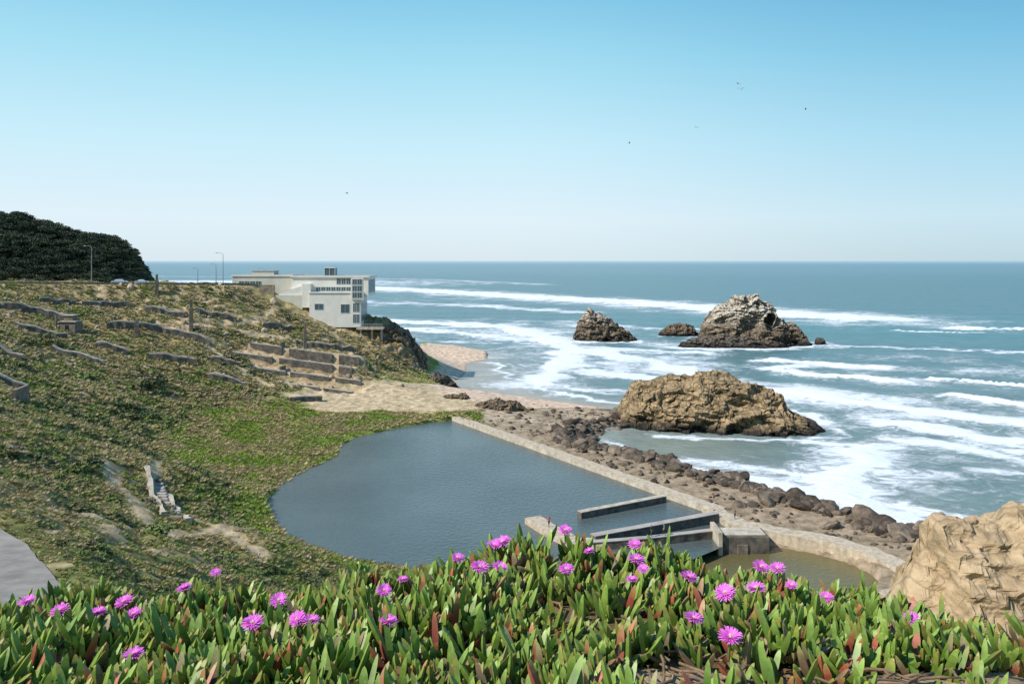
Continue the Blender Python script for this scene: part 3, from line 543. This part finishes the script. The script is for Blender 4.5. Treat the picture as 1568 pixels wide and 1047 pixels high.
D=Parts(); D.box(-76,-73,288.5,291,28,36.6,white); D.box(-73,-54.5,287,300,21,33.3,white); D.box(-73.3,-54.2,286.7,290.9,33.3,33.6,white)
winrow(D,-61.6,-58.6,287,26.2,29.2,1); winrow(D,-71,-68,287,27.4,29.4,1)
sidewin(D,-54.5,288,299,23.0,32.6,4); child(D.obj('lower_storeys'))
E=Parts(); E.box(-57.8,-53.4,286.2,287,31,38.8,white)
for zz in (31.6,34,36.4): winrow(E,-57.3,-53.9,286.2,zz,zz+1.9,2,.2)
winrow(E,-57.2,-55.0,287,22.6,25.6,2,.2); winrow(E,-57.2,-55.0,287,26.6,29.6,2,.2); child(E.obj('glazed_bay'))
W=Parts(); W.box(-86,-76,288.5,291,27,32.5,cream); W.add([(-86,289,32.5),(-76,289,32.5),(-76,291,32.5),(-86,291,32.5),(-76,289,36),(-76,291,36)],[(0,1,4),(3,5,2),(0,4,5,3),(1,2,5,4)],white); child(W.obj('side_wing'))
T=Parts(); T.box(-56,-46.5,286.5,298,20.2,20.7,concrete); T.box(-56,-46.5,286.5,286.7,20.7,21.2,concrete)
for i in range(12): T.box(-54+i*.65,-53.93+i*.65,286.55,286.62,21.2,22.1,trim)
T.box(-54,-46.6,286.55,286.62,22.1,22.17,trim)
for xx in (-55,-51,-47.5): T.box(xx,xx+.6,288,289,12,20.2,concrete)
child(T.obj('terrace'))
wallstrip('promenade_wall',[(-104,287),(-92,289.2),(-86,288.6)],.5,36.2,29,darkcon,rag=.05)
# lamps
metal=noise_mat('galvanised_steel',(.26,.26,.26),(.38,.38,.38),scale=2,rough=.5,bump=0)
def lamp(x,y,h,arm=1.8,z=None):
    P=Parts(); P.tube([(0,0,-.5),(0,0,.5),(0,0,h*.6),(0,0,h)],[.22,.16,.12,.08],metal); P.tube([(0,0,h-.05),(-arm*.3,0,h+.35),(-arm*.7,0,h+.5),(-arm,0,h+.45)],[.08,.07,.06,.05],metal,6)
    P.box(-arm-.9,-arm,-.17,.17,h+.36,h+.54,metal,.05); P.box(-arm-.8,-arm-.1,-.12,.12,h+.3,h+.36,trim)
    return P.obj('street_lamp',loc=(x,y,float(H(x,y)) if z is None else z))
lamp(-103,284,11); lamp(-143,271,12.5); lamp(-112,284,5.5,.9); lamp(-96.5,311,8.5,z=33); lamp(-107,288,7,1.2); lamp(-66.5,300,3.0,.5,z=39.5)
# car
carp=noise_mat('white_car_paint',(.7,.7,.7),(.78,.78,.78),scale=.2,rough=.25,bump=0,spec=.5); tyre=noise_mat('tyre_rubber',(.02,.02,.02),(.035,.035,.035),scale=5)
def car(x,y,rot,L_=4.6):
    P=Parts(); prof=[(-L_/2,.35),(-L_/2,.85),(-L_/2+.15,.98),(-L_/2+.9,1.05),(-L_/2+1.5,1.48),(L_/2-1.9,1.5),(L_/2-1.1,1.02),(L_/2-.15,.85),(L_/2,.6),(L_/2,.35)]
    n=len(prof); w=.88; V=[(a,-w+(.14 if c>1.2 else 0),c) for a,c in prof]+[(a,w-(.14 if c>1.2 else 0),c) for a,c in prof]
    P.add(V,[tuple(range(n)),tuple(range(2*n-1,n-1,-1))]+[((i+1)%n,i,n+i,n+(i+1)%n) for i in range(n)],carp)
    for sgn in (-1,1):
        yy=sgn*(w-.04); P.add([(-L_/2+1.05,yy*1.01,1.03),(L_/2-1.25,yy*1.01,1.03),(L_/2-1.95,yy*.9,1.42),(-L_/2+1.55,yy*.9,1.42)],[(0,1,2,3) if sgn<0 else (3,2,1,0)],glass)
        for wx_ in (-L_/2+.85,L_/2-.85):
            P.tube([(wx_,sgn*.68,.32),(wx_,sgn*.9,.32)],[.32,.32],tyre,14); P.tube([(wx_,sgn*.9,.32),(wx_,sgn*.92,.32)],[.17,.16],metal,10)
    return P.obj('parked_car',.03,loc=(x,y,float(H(x,y))+.12),rot=rot)
car(-135.5,275,.35,5.2); car(-129,277.5,.35); car(-172,261,.25)
# ruins on the slope
def ruin(name,boxes,loc,rot=0,bev=.05):
    P=Parts()
    for bx in boxes: P.box(*bx[:6],bx[6])
    return P.obj(name,bev,loc=loc,rot=rot)
def zat(x,y): return float(H(x,y))
for i,(x0,x1,y,z) in enumerate(TER):
    segs=[]; x=x0
    while x<x1-3:
        ln=min(random.uniform(9,20),x1-x); segs.append((x,x+ln)); x+=ln+random.uniform(.8,3)
    for a_,b_ in segs:
        wallstrip('terrace_wall_ruin',[(a_,y+random.uniform(-.2,.2)),((a_+b_)/2,y+random.uniform(-.3,.3)),(b_,y)],.7,random.uniform(.25,.6),-3.2,wallcon,rag=.12,zfun=lambda x_,y_:terz(i,x_))  # shaded front painted dark, lit top painted pale by the coping
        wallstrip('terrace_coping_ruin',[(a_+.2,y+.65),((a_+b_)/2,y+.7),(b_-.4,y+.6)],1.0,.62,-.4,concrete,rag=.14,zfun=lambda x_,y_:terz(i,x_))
    if i in(0,2): wallstrip('terrace_cross_wall_ruin',[(x0+9,y+.6),(x0+9.5,y+5)],.5,1.6,-1,darkcon,rag=.15,zfun=lambda x_,y_:terz(i,x_))
ruin('concrete_hut_ruin',[(-2.3,2.3,-2,2,-1,2.8,darkcon),(-2.6,2.6,-2.3,2.3,2.8,3.1,concrete),(-1.4,1.2,-1.2,1.4,3.1,4.6,darkcon),(-1.7,1.5,-1.5,1.7,4.6,4.85,concrete),(-.6,.5,-2.06,-2.0,.2,2.0,tyre),(-3.4,-2.9,-2.4,-1.9,-2.5,4.8,darkcon)],(-129,233,zat(-129,233)+.6))
for x,y,h in [(-119.5,268,7),(-101.5,252,10.0),(-67.5,260,9),(-113,240,5)]:
    ruin('concrete_pillar',[(-.55,.55,-.55,.55,-1,h*.72,darkcon),(-.35,.4,-.35,.4,h*.72,h,darkcon)],(x,y,zat(x,y)),.3)
for i,t in enumerate(WR):
    hh=[1.9,1.4,2.0,1.6,1.2,1.7,1.6,1.3,1.5,1.6,1.4,1.6,1.6,1.5,1.5,1.3,1.3][i]
    wallstrip('slope_wall_ruin',t,.9,hh,-2,wallcon,rag=.2,zfun=zat)  # wall coloured as its shaded side, coping as its bright top
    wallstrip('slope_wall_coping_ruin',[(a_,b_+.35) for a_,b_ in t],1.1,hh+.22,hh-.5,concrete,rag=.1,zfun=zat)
wallstrip('stair_ruin',[(-56,122),(-50,112),(-45.5,104)],.6,.6,-1,concrete,rag=.2,zfun=zat)
wallstrip('stair_ruin',[(-51,118),(-45,108),(-41,101)],.6,.6,-1,concrete,rag=.2,zfun=zat)
P=Parts()
for i in range(26):
    t=i/25; x=-54+t*10.5; y=121-t*18; P.box(x-.9,x+.9,y-.35,y+.35,zat(x,y)-.5,zat(x,y)+.2+random.uniform(-.1,.1),darkcon if i%5==0 else pathm)
P.obj('stairway_ruin',.03)
z=zat(-94,152); ruin('concrete_foundation_ruin',[(-7,3,-3,3,-4,.4,pathm),(-7,4,-3.4,-3.0,-4,1.0,concrete),(3.2,4,-3.0,3,-4,2.6,darkcon),(-2,-1,-3.6,-3.41,-5,0,darkcon)],(-94,146,z+.6),.2)
# loose stones on the slope
NS=14000; QX=rng.uniform(-150,-20,NS); QY=rng.uniform(60,288,NS); okq=(samp(BARE,QX,QY)>.3)&(QX/QY>-.7)&(H(QX,QY)>6)&(rng.random(NS)<.6); QX,QY=QX[okq],QY[okq]; k=len(QX)
ston=noise_mat('loose_stone',(.22,.17,.11),(.50,.40,.27),scale=.8,rough=.95,bump=.3,island=.4)
sv_=[]
for i in range(3):
    V,F=blob(i+9); sv_.append(mesh_np('stone_piece_%d'%i,V,F,False,ston,do_link=False))
s_=np.clip(rng.lognormal(-1.4,.6,k),.1,1.2)*np.clip(QY/150,.5,1.3)
scatter('slope_stones',np.c_[QX,QY,H(QX,QY)+.05],np.c_[s_,s_,s_],rng.uniform(0,6.28,(k,3)),rng.integers(0,3,k),sv_)
# ---------------------------------------------------------------- ice plant
def iceplants():
    M=3500; Y=rng.uniform(1.5,3.75,M); X=(rng.uniform(-.86,.86,M))*Y
    bare=fbm(X*1.6,Y*1.6,o=3)+.7*(X>.3)*(Y<2.3); keep=(rng.random(M)>sstep(.22,.5,bare)*.95); X,Y=X[keep],Y[keep]; M=len(X)
    hum=fbm(X*3+9,Y*3,o=3)*.15
    base=np.c_[X,Y,canopy(X,Y)-.09+hum]; nl=9
    B=np.repeat(base,nl,0); K=len(B); B=B+rng.normal(0,.02,(K,3))*[1,1,.8]
    lean=np.repeat(rng.normal(0,.32,(M,2)),nl,0); cg=np.repeat(rng.random(M),nl,0)
    th=rng.uniform(0,6.283,K); low=rng.random(K)<.33
    tilt=np.where(low,rng.uniform(.8,1.5,K),rng.uniform(.1,.8,K)); Ln=np.where(low,rng.uniform(.04,.08,K),rng.uniform(.055,.115,K)); R=rng.uniform(.0085,.0135,K)
    D=np.c_[np.sin(tilt)*np.cos(th)+lean[:,0],np.sin(tilt)*np.sin(th)+lean[:,1],np.cos(tilt)]; D/=np.linalg.norm(D,axis=1)[:,None]
    S=np.cross(D,[0,0,1.0]); S/=np.linalg.norm(S,axis=1)[:,None]+1e-9; T=np.cross(S,D)
    rings=7; tt=np.array([0,.18,.38,.6,.8,.93,1]); rad=[.65,.95,1.05,1.0,.85,.5,.05]; V=np.zeros((K,rings,3,3)); 
    dead=rng.random(K)<np.where(low,.45,.04); curl=rng.uniform(.1,.6,K)
    for i,t in enumerate(tt):
        c=B+D*(Ln*t)[:,None]+np.array([0,0,1.])*(Ln*curl*t*t)[:,None]*np.sin(tilt)[:,None]
        for j in range(3):
            a=j*2.094+.5; V[:,i,j]=c+(S*math.cos(a)+T*math.sin(a))*(R*rad[i])[:,None]
    idx=np.arange(K*rings*3).reshape(K,rings,3); F=[]
    for i in range(rings-1):
        for j in range(3): F.append(np.stack([idx[:,i,j],idx[:,i,(j+1)%3],idx[:,i+1,(j+1)%3],idx[:,i+1,j]],-1))
    F=np.concatenate(F)
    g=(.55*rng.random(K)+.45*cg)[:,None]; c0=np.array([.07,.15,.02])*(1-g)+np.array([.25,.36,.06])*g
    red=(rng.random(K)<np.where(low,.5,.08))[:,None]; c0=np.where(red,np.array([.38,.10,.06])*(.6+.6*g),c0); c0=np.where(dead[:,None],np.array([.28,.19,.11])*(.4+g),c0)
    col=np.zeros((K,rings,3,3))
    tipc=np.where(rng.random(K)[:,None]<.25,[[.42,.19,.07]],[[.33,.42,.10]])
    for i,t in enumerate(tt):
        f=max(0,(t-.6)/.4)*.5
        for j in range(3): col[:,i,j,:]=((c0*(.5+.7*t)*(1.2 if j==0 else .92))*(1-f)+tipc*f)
    mat=noise_mat('succulent_leaf',(.8,.8,.8),(1.15,1.15,1.15),scale=40,rough=.42,bump=0,attr=True,spec=.32,detail=2)
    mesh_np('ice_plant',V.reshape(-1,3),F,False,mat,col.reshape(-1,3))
iceplants()
stem=noise_mat('dry_stem',(.14,.09,.05),(.32,.22,.14),scale=20,rough=.9,bump=.2,bdist=.003)
P=Parts()
for i in range(170):
    y=random.uniform(1.7,3.2); x=random.uniform(-.75,.75)*y
    if i<80: y=random.uniform(1.75,2.35); x=random.uniform(.3,1.35)
    a=random.uniform(0,6.28); pts=[]
    for k_ in range(7):
        pts.append((x,y,float(canopy(np.array(x),np.array(y)))-.075+random.uniform(0,.03))); a+=random.uniform(-.5,.5); x+=math.cos(a)*.05; y+=math.sin(a)*.05
    P.tube(pts,[.0045]*6+[.002],stem,5)
P.obj('dry_runner_stems',smooth=True)
# flowers
pet=noise_mat('magenta_petal',(.76,.09,.62),(.93,.28,.82),scale=60,rough=.5,bump=0)
yel=noise_mat('stamen',(.75,.6,.35),(.9,.82,.6),scale=80,rough=.7,bump=0); cal=noise_mat('calyx',(.10,.19,.04),(.18,.28,.07),scale=40,rough=.5,bump=0)
def flower(v):
    P=Parts()
    for layer,(n,r,up) in enumerate([(36,.034,.10),(32,.029,.35),(22,.021,.6)]):
        for i in range(n):
            a=2*math.pi*(i+.5*layer)/n+random.uniform(-.06,.06); rr=r*random.uniform(.85,1.05); w=.0019; u_=up+random.uniform(-.12,.12)
            c,s=math.cos(a),math.sin(a); f=lambda rad,side,hh:(c*rad-s*side,s*rad+c*side,hh)
            P.add([f(.004,-w*.6,.001),f(.004,w*.6,.001),f(rr*.6,w,rr*.6*u_),f(rr,w*.5,rr*u_*1.15-.001),f(rr,-w*.5,rr*u_*1.15-.001),f(rr*.6,-w,rr*.6*u_)],[(0,1,2,5),(5,2,3,4)],pet)
    for i in range(40):
        a=random.uniform(0,6.28); r=random.uniform(0,.006); P.tube([(r*math.cos(a),r*math.sin(a),.001),(r*1.2*math.cos(a),r*1.2*math.sin(a),.009-r*.3)],[.0005,.0007],yel,4)
    P.tube([(0,0,-.07),(0,0,-.02),(0,0,-.008),(0,0,.0)],[.003,.004,.009,.006],cal,8)
    for i in range(5):
        a=i*1.256; P.tube([(math.cos(a)*.006,math.sin(a)*.006,-.01),(math.cos(a)*.016,math.sin(a)*.016,-.004),(math.cos(a)*.022,math.sin(a)*.022,.006)],[.004,.003,.0008],cal,5)
    return P.obj('flower_src',do_link=False)
fl=[flower(i) for i in range(4)]
FL=[(-.217,3.15),(-.07,3.2),(-.036,3.12),(-.046,2.93),(-.112,2.78),(-.458,2.85),(-.372,2.4),(-.404,2.95),(.193,2.84),(.21,3.15),(.298,3.08),(.493,3.2),(.48,3.08),(.47,2.85),(.413,2.75),(.649,2.92),(.563,2.47),(.702,2.62),(.638,2.33),(.841,2.75),(.982,2.95),(.931,2.98),(.989,2.82),(1.151,2.92),(1.377,2.75),(-1.733,2.85),(-1.6,2.82),(-1.381,2.65),(-1.5,3.08),(-1.293,2.72),(-1.073,2.26),(-1.22,2.97),(-1.172,3.15),(-.843,2.88),(-.69,2.56),(-.642,2.55),(-.807,2.48)]
for i,(x,y) in enumerate(FL):
    o=bpy.data.objects.new('ice_plant_flower',fl[i%4].data); link(o); s=random.uniform(.85,1.1) if i not in(7,10,13,14,22,32) else .65
    hm_=float(fbm(np.array([x*3+9]),np.array([(y-.08)*3]),o=3)[0])*.15; y-=.08; o.scale=(s,s,s); o.location=(x*(y/(y+.08)),y,float(canopy(np.array(x),np.array(y)))+.045+max(hm_,-.02)); o.rotation_euler=(random.uniform(.0,.45),random.uniform(-.35,.25),random.uniform(0,.4))
# ---------------------------------------------------------------- people
skin=noise_mat('skin',(.45,.27,.18),(.52,.32,.22),scale=9,rough=.6,bump=0); hair=noise_mat('hair',(.03,.02,.015),(.07,.045,.03),scale=30,rough=.6,bump=0)
def person(x,y,z,face,shirtc,pantc,stride=.22,h=1.72):
    J={'pel':(0,0,.93,.13),'wst':(0,0,1.08,.125),'chs':(0,0,1.3,.15),'nk':(0,0,1.47,.055),'hd':(0,-.01,1.60,.09),'top':(0,0,1.69,.07),
       'shl':(-.18,0,1.41,.055),'ell':(-.25,.03+stride*.2,1.15,.042),'wrl':(-.24,-.10+stride*.3,.92,.028),'hal':(-.24,-.13+stride*.3,.84,.026),
       'shr':(.18,0,1.41,.055),'elr':(.25,.03-stride*.2,1.15,.042),'wrr':(.24,-.12-stride*.3,.93,.028),'har':(.24,-.16-stride*.3,.85,.026),
       'hpl':(-.09,0,.88,.09),'knl':(-.10,-stride*.6,.48,.06),'anl':(-.10,-stride*.9,.08,.04),'tol':(-.11,-stride*.9-.14,.04,.035),
       'hpr':(.09,0,.88,.09),'knr':(.10,stride*.2,.48,.06),'anr':(.10,stride*1.2,.10,.04),'tor':(.11,stride*1.2-.14,.04,.035)}
    E=[('pel','wst'),('wst','chs'),('chs','nk'),('nk','hd'),('hd','top'),('chs','shl'),('shl','ell'),('ell','wrl'),('wrl','hal'),('chs','shr'),('shr','elr'),('elr','wrr'),('wrr','har'),('pel','hpl'),('hpl','knl'),('knl','anl'),('anl','tol'),('pel','hpr'),('hpr','knr'),('knr','anr'),('anr','tor')]
    ks=list(J); me=bpy.data.meshes.new('p'); me.from_pydata([J[k][:3] for k in ks],[(ks.index(a),ks.index(b)) for a,b in E],[]); o=link(bpy.data.objects.new('p',me))
    o.modifiers.new('s','SKIN'); sv=me.skin_vertices[0].data
    for i,k in enumerate(ks): sv[i].radius=(J[k][3],J[k][3]*(.75 if k in('wst','chs','pel') else 1)); sv[i].use_root=(i==0)
    sb=o.modifiers.new('b','SUBSURF'); sb.levels=2; sb.render_levels=2
    dg=bpy.context.evaluated_depsgraph_get(); nm=bpy.data.meshes.new_from_object(o.evaluated_get(dg)); bpy.data.objects.remove(o)
    sh=noise_mat('shirt',[c*.8 for c in shirtc],shirtc,scale=9,bump=0); pa=noise_mat('trousers',[c*.8 for c in pantc],pantc,scale=9,bump=0)
    nm.materials.clear()
    for m_ in (skin,sh,pa,hair,tyre): nm.materials.append(m_)
    for p in nm.polygons:
        c=p.center; p.use_smooth=True
        if c.z<.09: p.material_index=4
        elif c.z<.96 and abs(c.x)<.19: p.material_index=2
        elif c.z>1.63 or (c.z>1.53 and c.y>.02): p.material_index=3
        elif c.z>1.46 or c.z<1.02: p.material_index=0
        else: p.material_index=1
    P=Parts()
    for sg,hx,hy,hz_ in ((-1,-.24,-.13+stride*.3,.84),(1,.24,-.16-stride*.3,.85)):
        for f_ in range(4): P.tube([(hx,hy-.02+f_*.014-.01,hz_-.01),(hx,hy-.03+f_*.015,hz_-.05),(hx-sg*.012,hy-.035+f_*.015,hz_-.085+abs(f_-1.4)*.008)],[.010,.009,.007],skin,6)
        P.tube([(hx,hy-.02,hz_+.03),(hx-sg*.01,hy-.05,hz_),(hx-sg*.015,hy-.06,hz_-.03)],[.011,.010,.008],skin,6)
    P.tube([(0,-.095,1.61),(0,-.115,1.585),(0,-.095,1.575)],[.008,.014,.008],skin,6)
    for sg in(-1,1): P.tube([(sg*.03,-.088,1.615),(sg*.03,-.094,1.615)],[.009,.007],hair,6); P.tube([(sg*.085,0,1.62),(sg*.095,.01,1.6),(sg*.085,0,1.575)],[.01,.016,.008],skin,6)
    P.tube([(-.022,-.09,1.55),(.022,-.09,1.55)],[.006,.006],skin,5)
    q=P.obj('face_and_hands'); s=h/1.72
    o=link(bpy.data.objects.new('person',nm)); q.parent=o; o.location=(x,y,z); o.rotation_euler=(0,0,face); o.scale=(s,s,s); return o
person(5.7,123.2,3.9,.4,(.75,.15,.2),(.05,.06,.1)); person(8.4,118.9,3.9,2.2,(.10,.10,.12),(.06,.07,.10),.15); person(20.6,117.8,4.24,1.2,(.08,.08,.09),(.10,.09,.08),.1,1.78)
person(22.6,118.4,4.24,-1.4,(.15,.17,.2),(.05,.05,.06),.15); person(35.6,127.3,3.75,.3,(.3,.25,.2),(.05,.05,.07))
# gulls
gm_=noise_mat('gull_feather',(.55,.55,.55),(.75,.75,.75),scale=6,bump=0); gw=noise_mat('gull_wing',(.10,.10,.11),(.22,.22,.24),scale=6,bump=0)
def gull(x,y,z,rot,flap):
    P=Parts(); P.tube([(0,-.3,0),(0,-.22,.02),(0,-.05,.0),(0,.12,0),(0,.3,.01)],[.02,.05,.085,.06,.015],gm_,8); P.tube([(0,-.3,0),(0,-.36,-.01)],[.015,.005],yel,5)
    P.add([(-.02,.25,.01),(.02,.25,.01),(.08,.42,.01),(-.08,.42,.01)],[(0,1,2,3)],gm_)
    for s in(-1,1):
        P.add([(s*.05,-.14,.03),(s*.05,.08,.03),(s*.38,-.20,.03+flap),(s*.38,.02,.03+flap),(s*.72,-.02,.03+flap*.7),(s*.70,.05,.03+flap*.7)],[(0,1,3,2) if s>0 else (2,3,1,0),(2,3,5,4) if s>0 else (4,5,3,2)],gw)
    return P.obj('gull',loc=(x,y,z),rot=rot)
gull(42.6,150,78.2,.6,.15); gull(43.4,151,77.4,-.4,.25); gull(55.2,150,73.4,1.2,.2); gull(41.7,180,75,.2,.18); gull(-33.2,160,58.5,2,.12); gull(25,170,70,1.3,.2)
# ---------------------------------------------------------------- light, sky, camera
sd_=Vector((-.66,-.30,.70)).normalized(); el=math.asin(sd_.z); az=math.atan2(sd_.x,sd_.y)
w=bpy.data.worlds.new('World'); scene.world=w; w.use_nodes=True; nt=w.node_tree; bg=nt.nodes['Background']; L=nt.links.new
sk=nt.nodes.new('ShaderNodeTexSky'); sk.sky_type='NISHITA'; sk.sun_disc=False; sk.sun_elevation=el; sk.sun_rotation=az; sk.air_density=1.0; sk.dust_density=.4; sk.ozone_density=2; sk.altitude=0
tc=N(nt,'ShaderNodeTexCoord'); sp=N(nt,'ShaderNodeSeparateXYZ'); L(tc.outputs['Generated'],sp.inputs[0])
r1=N(nt,'ShaderNodeValToRGB'); r2=N(nt,'ShaderNodeValToRGB')
def ramp(r,st):
    e=r.color_ramp.elements
    while len(e)>1: e.remove(e[-1])
    e[0].position=st[0][0]; e[0].color=(*st[0][1],1)
    for p_,c_ in st[1:]: q_=e.new(p_); q_.color=(*c_,1)
ramp(r1,[(0,(.68,.80,.87)),(.05,(.73,.86,.94)),(.14,(.58,.84,.95)),(.24,(.37,.73,.89)),(.33,(.21,.56,.80)),(.6,(.09,.28,.58)),(1,(.06,.2,.5))])
ramp(r2,[(0,(.48,.65,.74)),(.05,(.53,.74,.85)),(.14,(.35,.67,.84)),(.24,(.18,.51,.74)),(.33,(.08,.35,.63)),(.6,(.06,.22,.5)),(1,(.05,.18,.46))])
L(sp.outputs['Z'],r1.inputs[0]); L(sp.outputs['Z'],r2.inputs[0])
mr=N(nt,'ShaderNodeMapRange'); mr.interpolation_type='SMOOTHSTEP'; mr.inputs['From Min'].default_value=-.05; mr.inputs['From Max'].default_value=.66; L(sp.outputs['X'],mr.inputs['Value'])
mh=N(nt,'ShaderNodeMixRGB'); L(mr.outputs[0],mh.inputs[0]); L(r1.outputs[0],mh.inputs[1]); L(r2.outputs[0],mh.inputs[2])
sc_=N(nt,'ShaderNodeVectorMath',operation='SCALE'); L(mh.outputs[0],sc_.inputs[0]); sc_.inputs['Scale'].default_value=1/.12
mf=N(nt,'ShaderNodeMixRGB'); mf.inputs[0].default_value=.93; L(sk.outputs[0],mf.inputs[1]); L(sc_.outputs[0],mf.inputs[2]); L(mf.outputs[0],bg.inputs[0]); bg.inputs[1].default_value=.125
sl=bpy.data.lights.new('sun','SUN'); sl.energy=4.9; sl.angle=math.radians(.5); sl.color=(1,.95,.87); so=link(bpy.data.objects.new('sun',sl)); so.rotation_euler=sd_.to_track_quat('Z','Y').to_euler(); so.location=(-100,0,150)
cd=bpy.data.cameras.new('camera'); cd.lens=28.01; cd.sensor_width=36; cd.shift_y=-.0794; cd.clip_start=.1; cd.clip_end=120000
co=link(bpy.data.objects.new('camera',cd)); co.location=(0,0,EYE); co.rotation_euler=(math.radians(90),0,0); scene.camera=co
scene.view_settings.view_transform='Standard'; scene.view_settings.look='None'; scene.view_settings.exposure=0
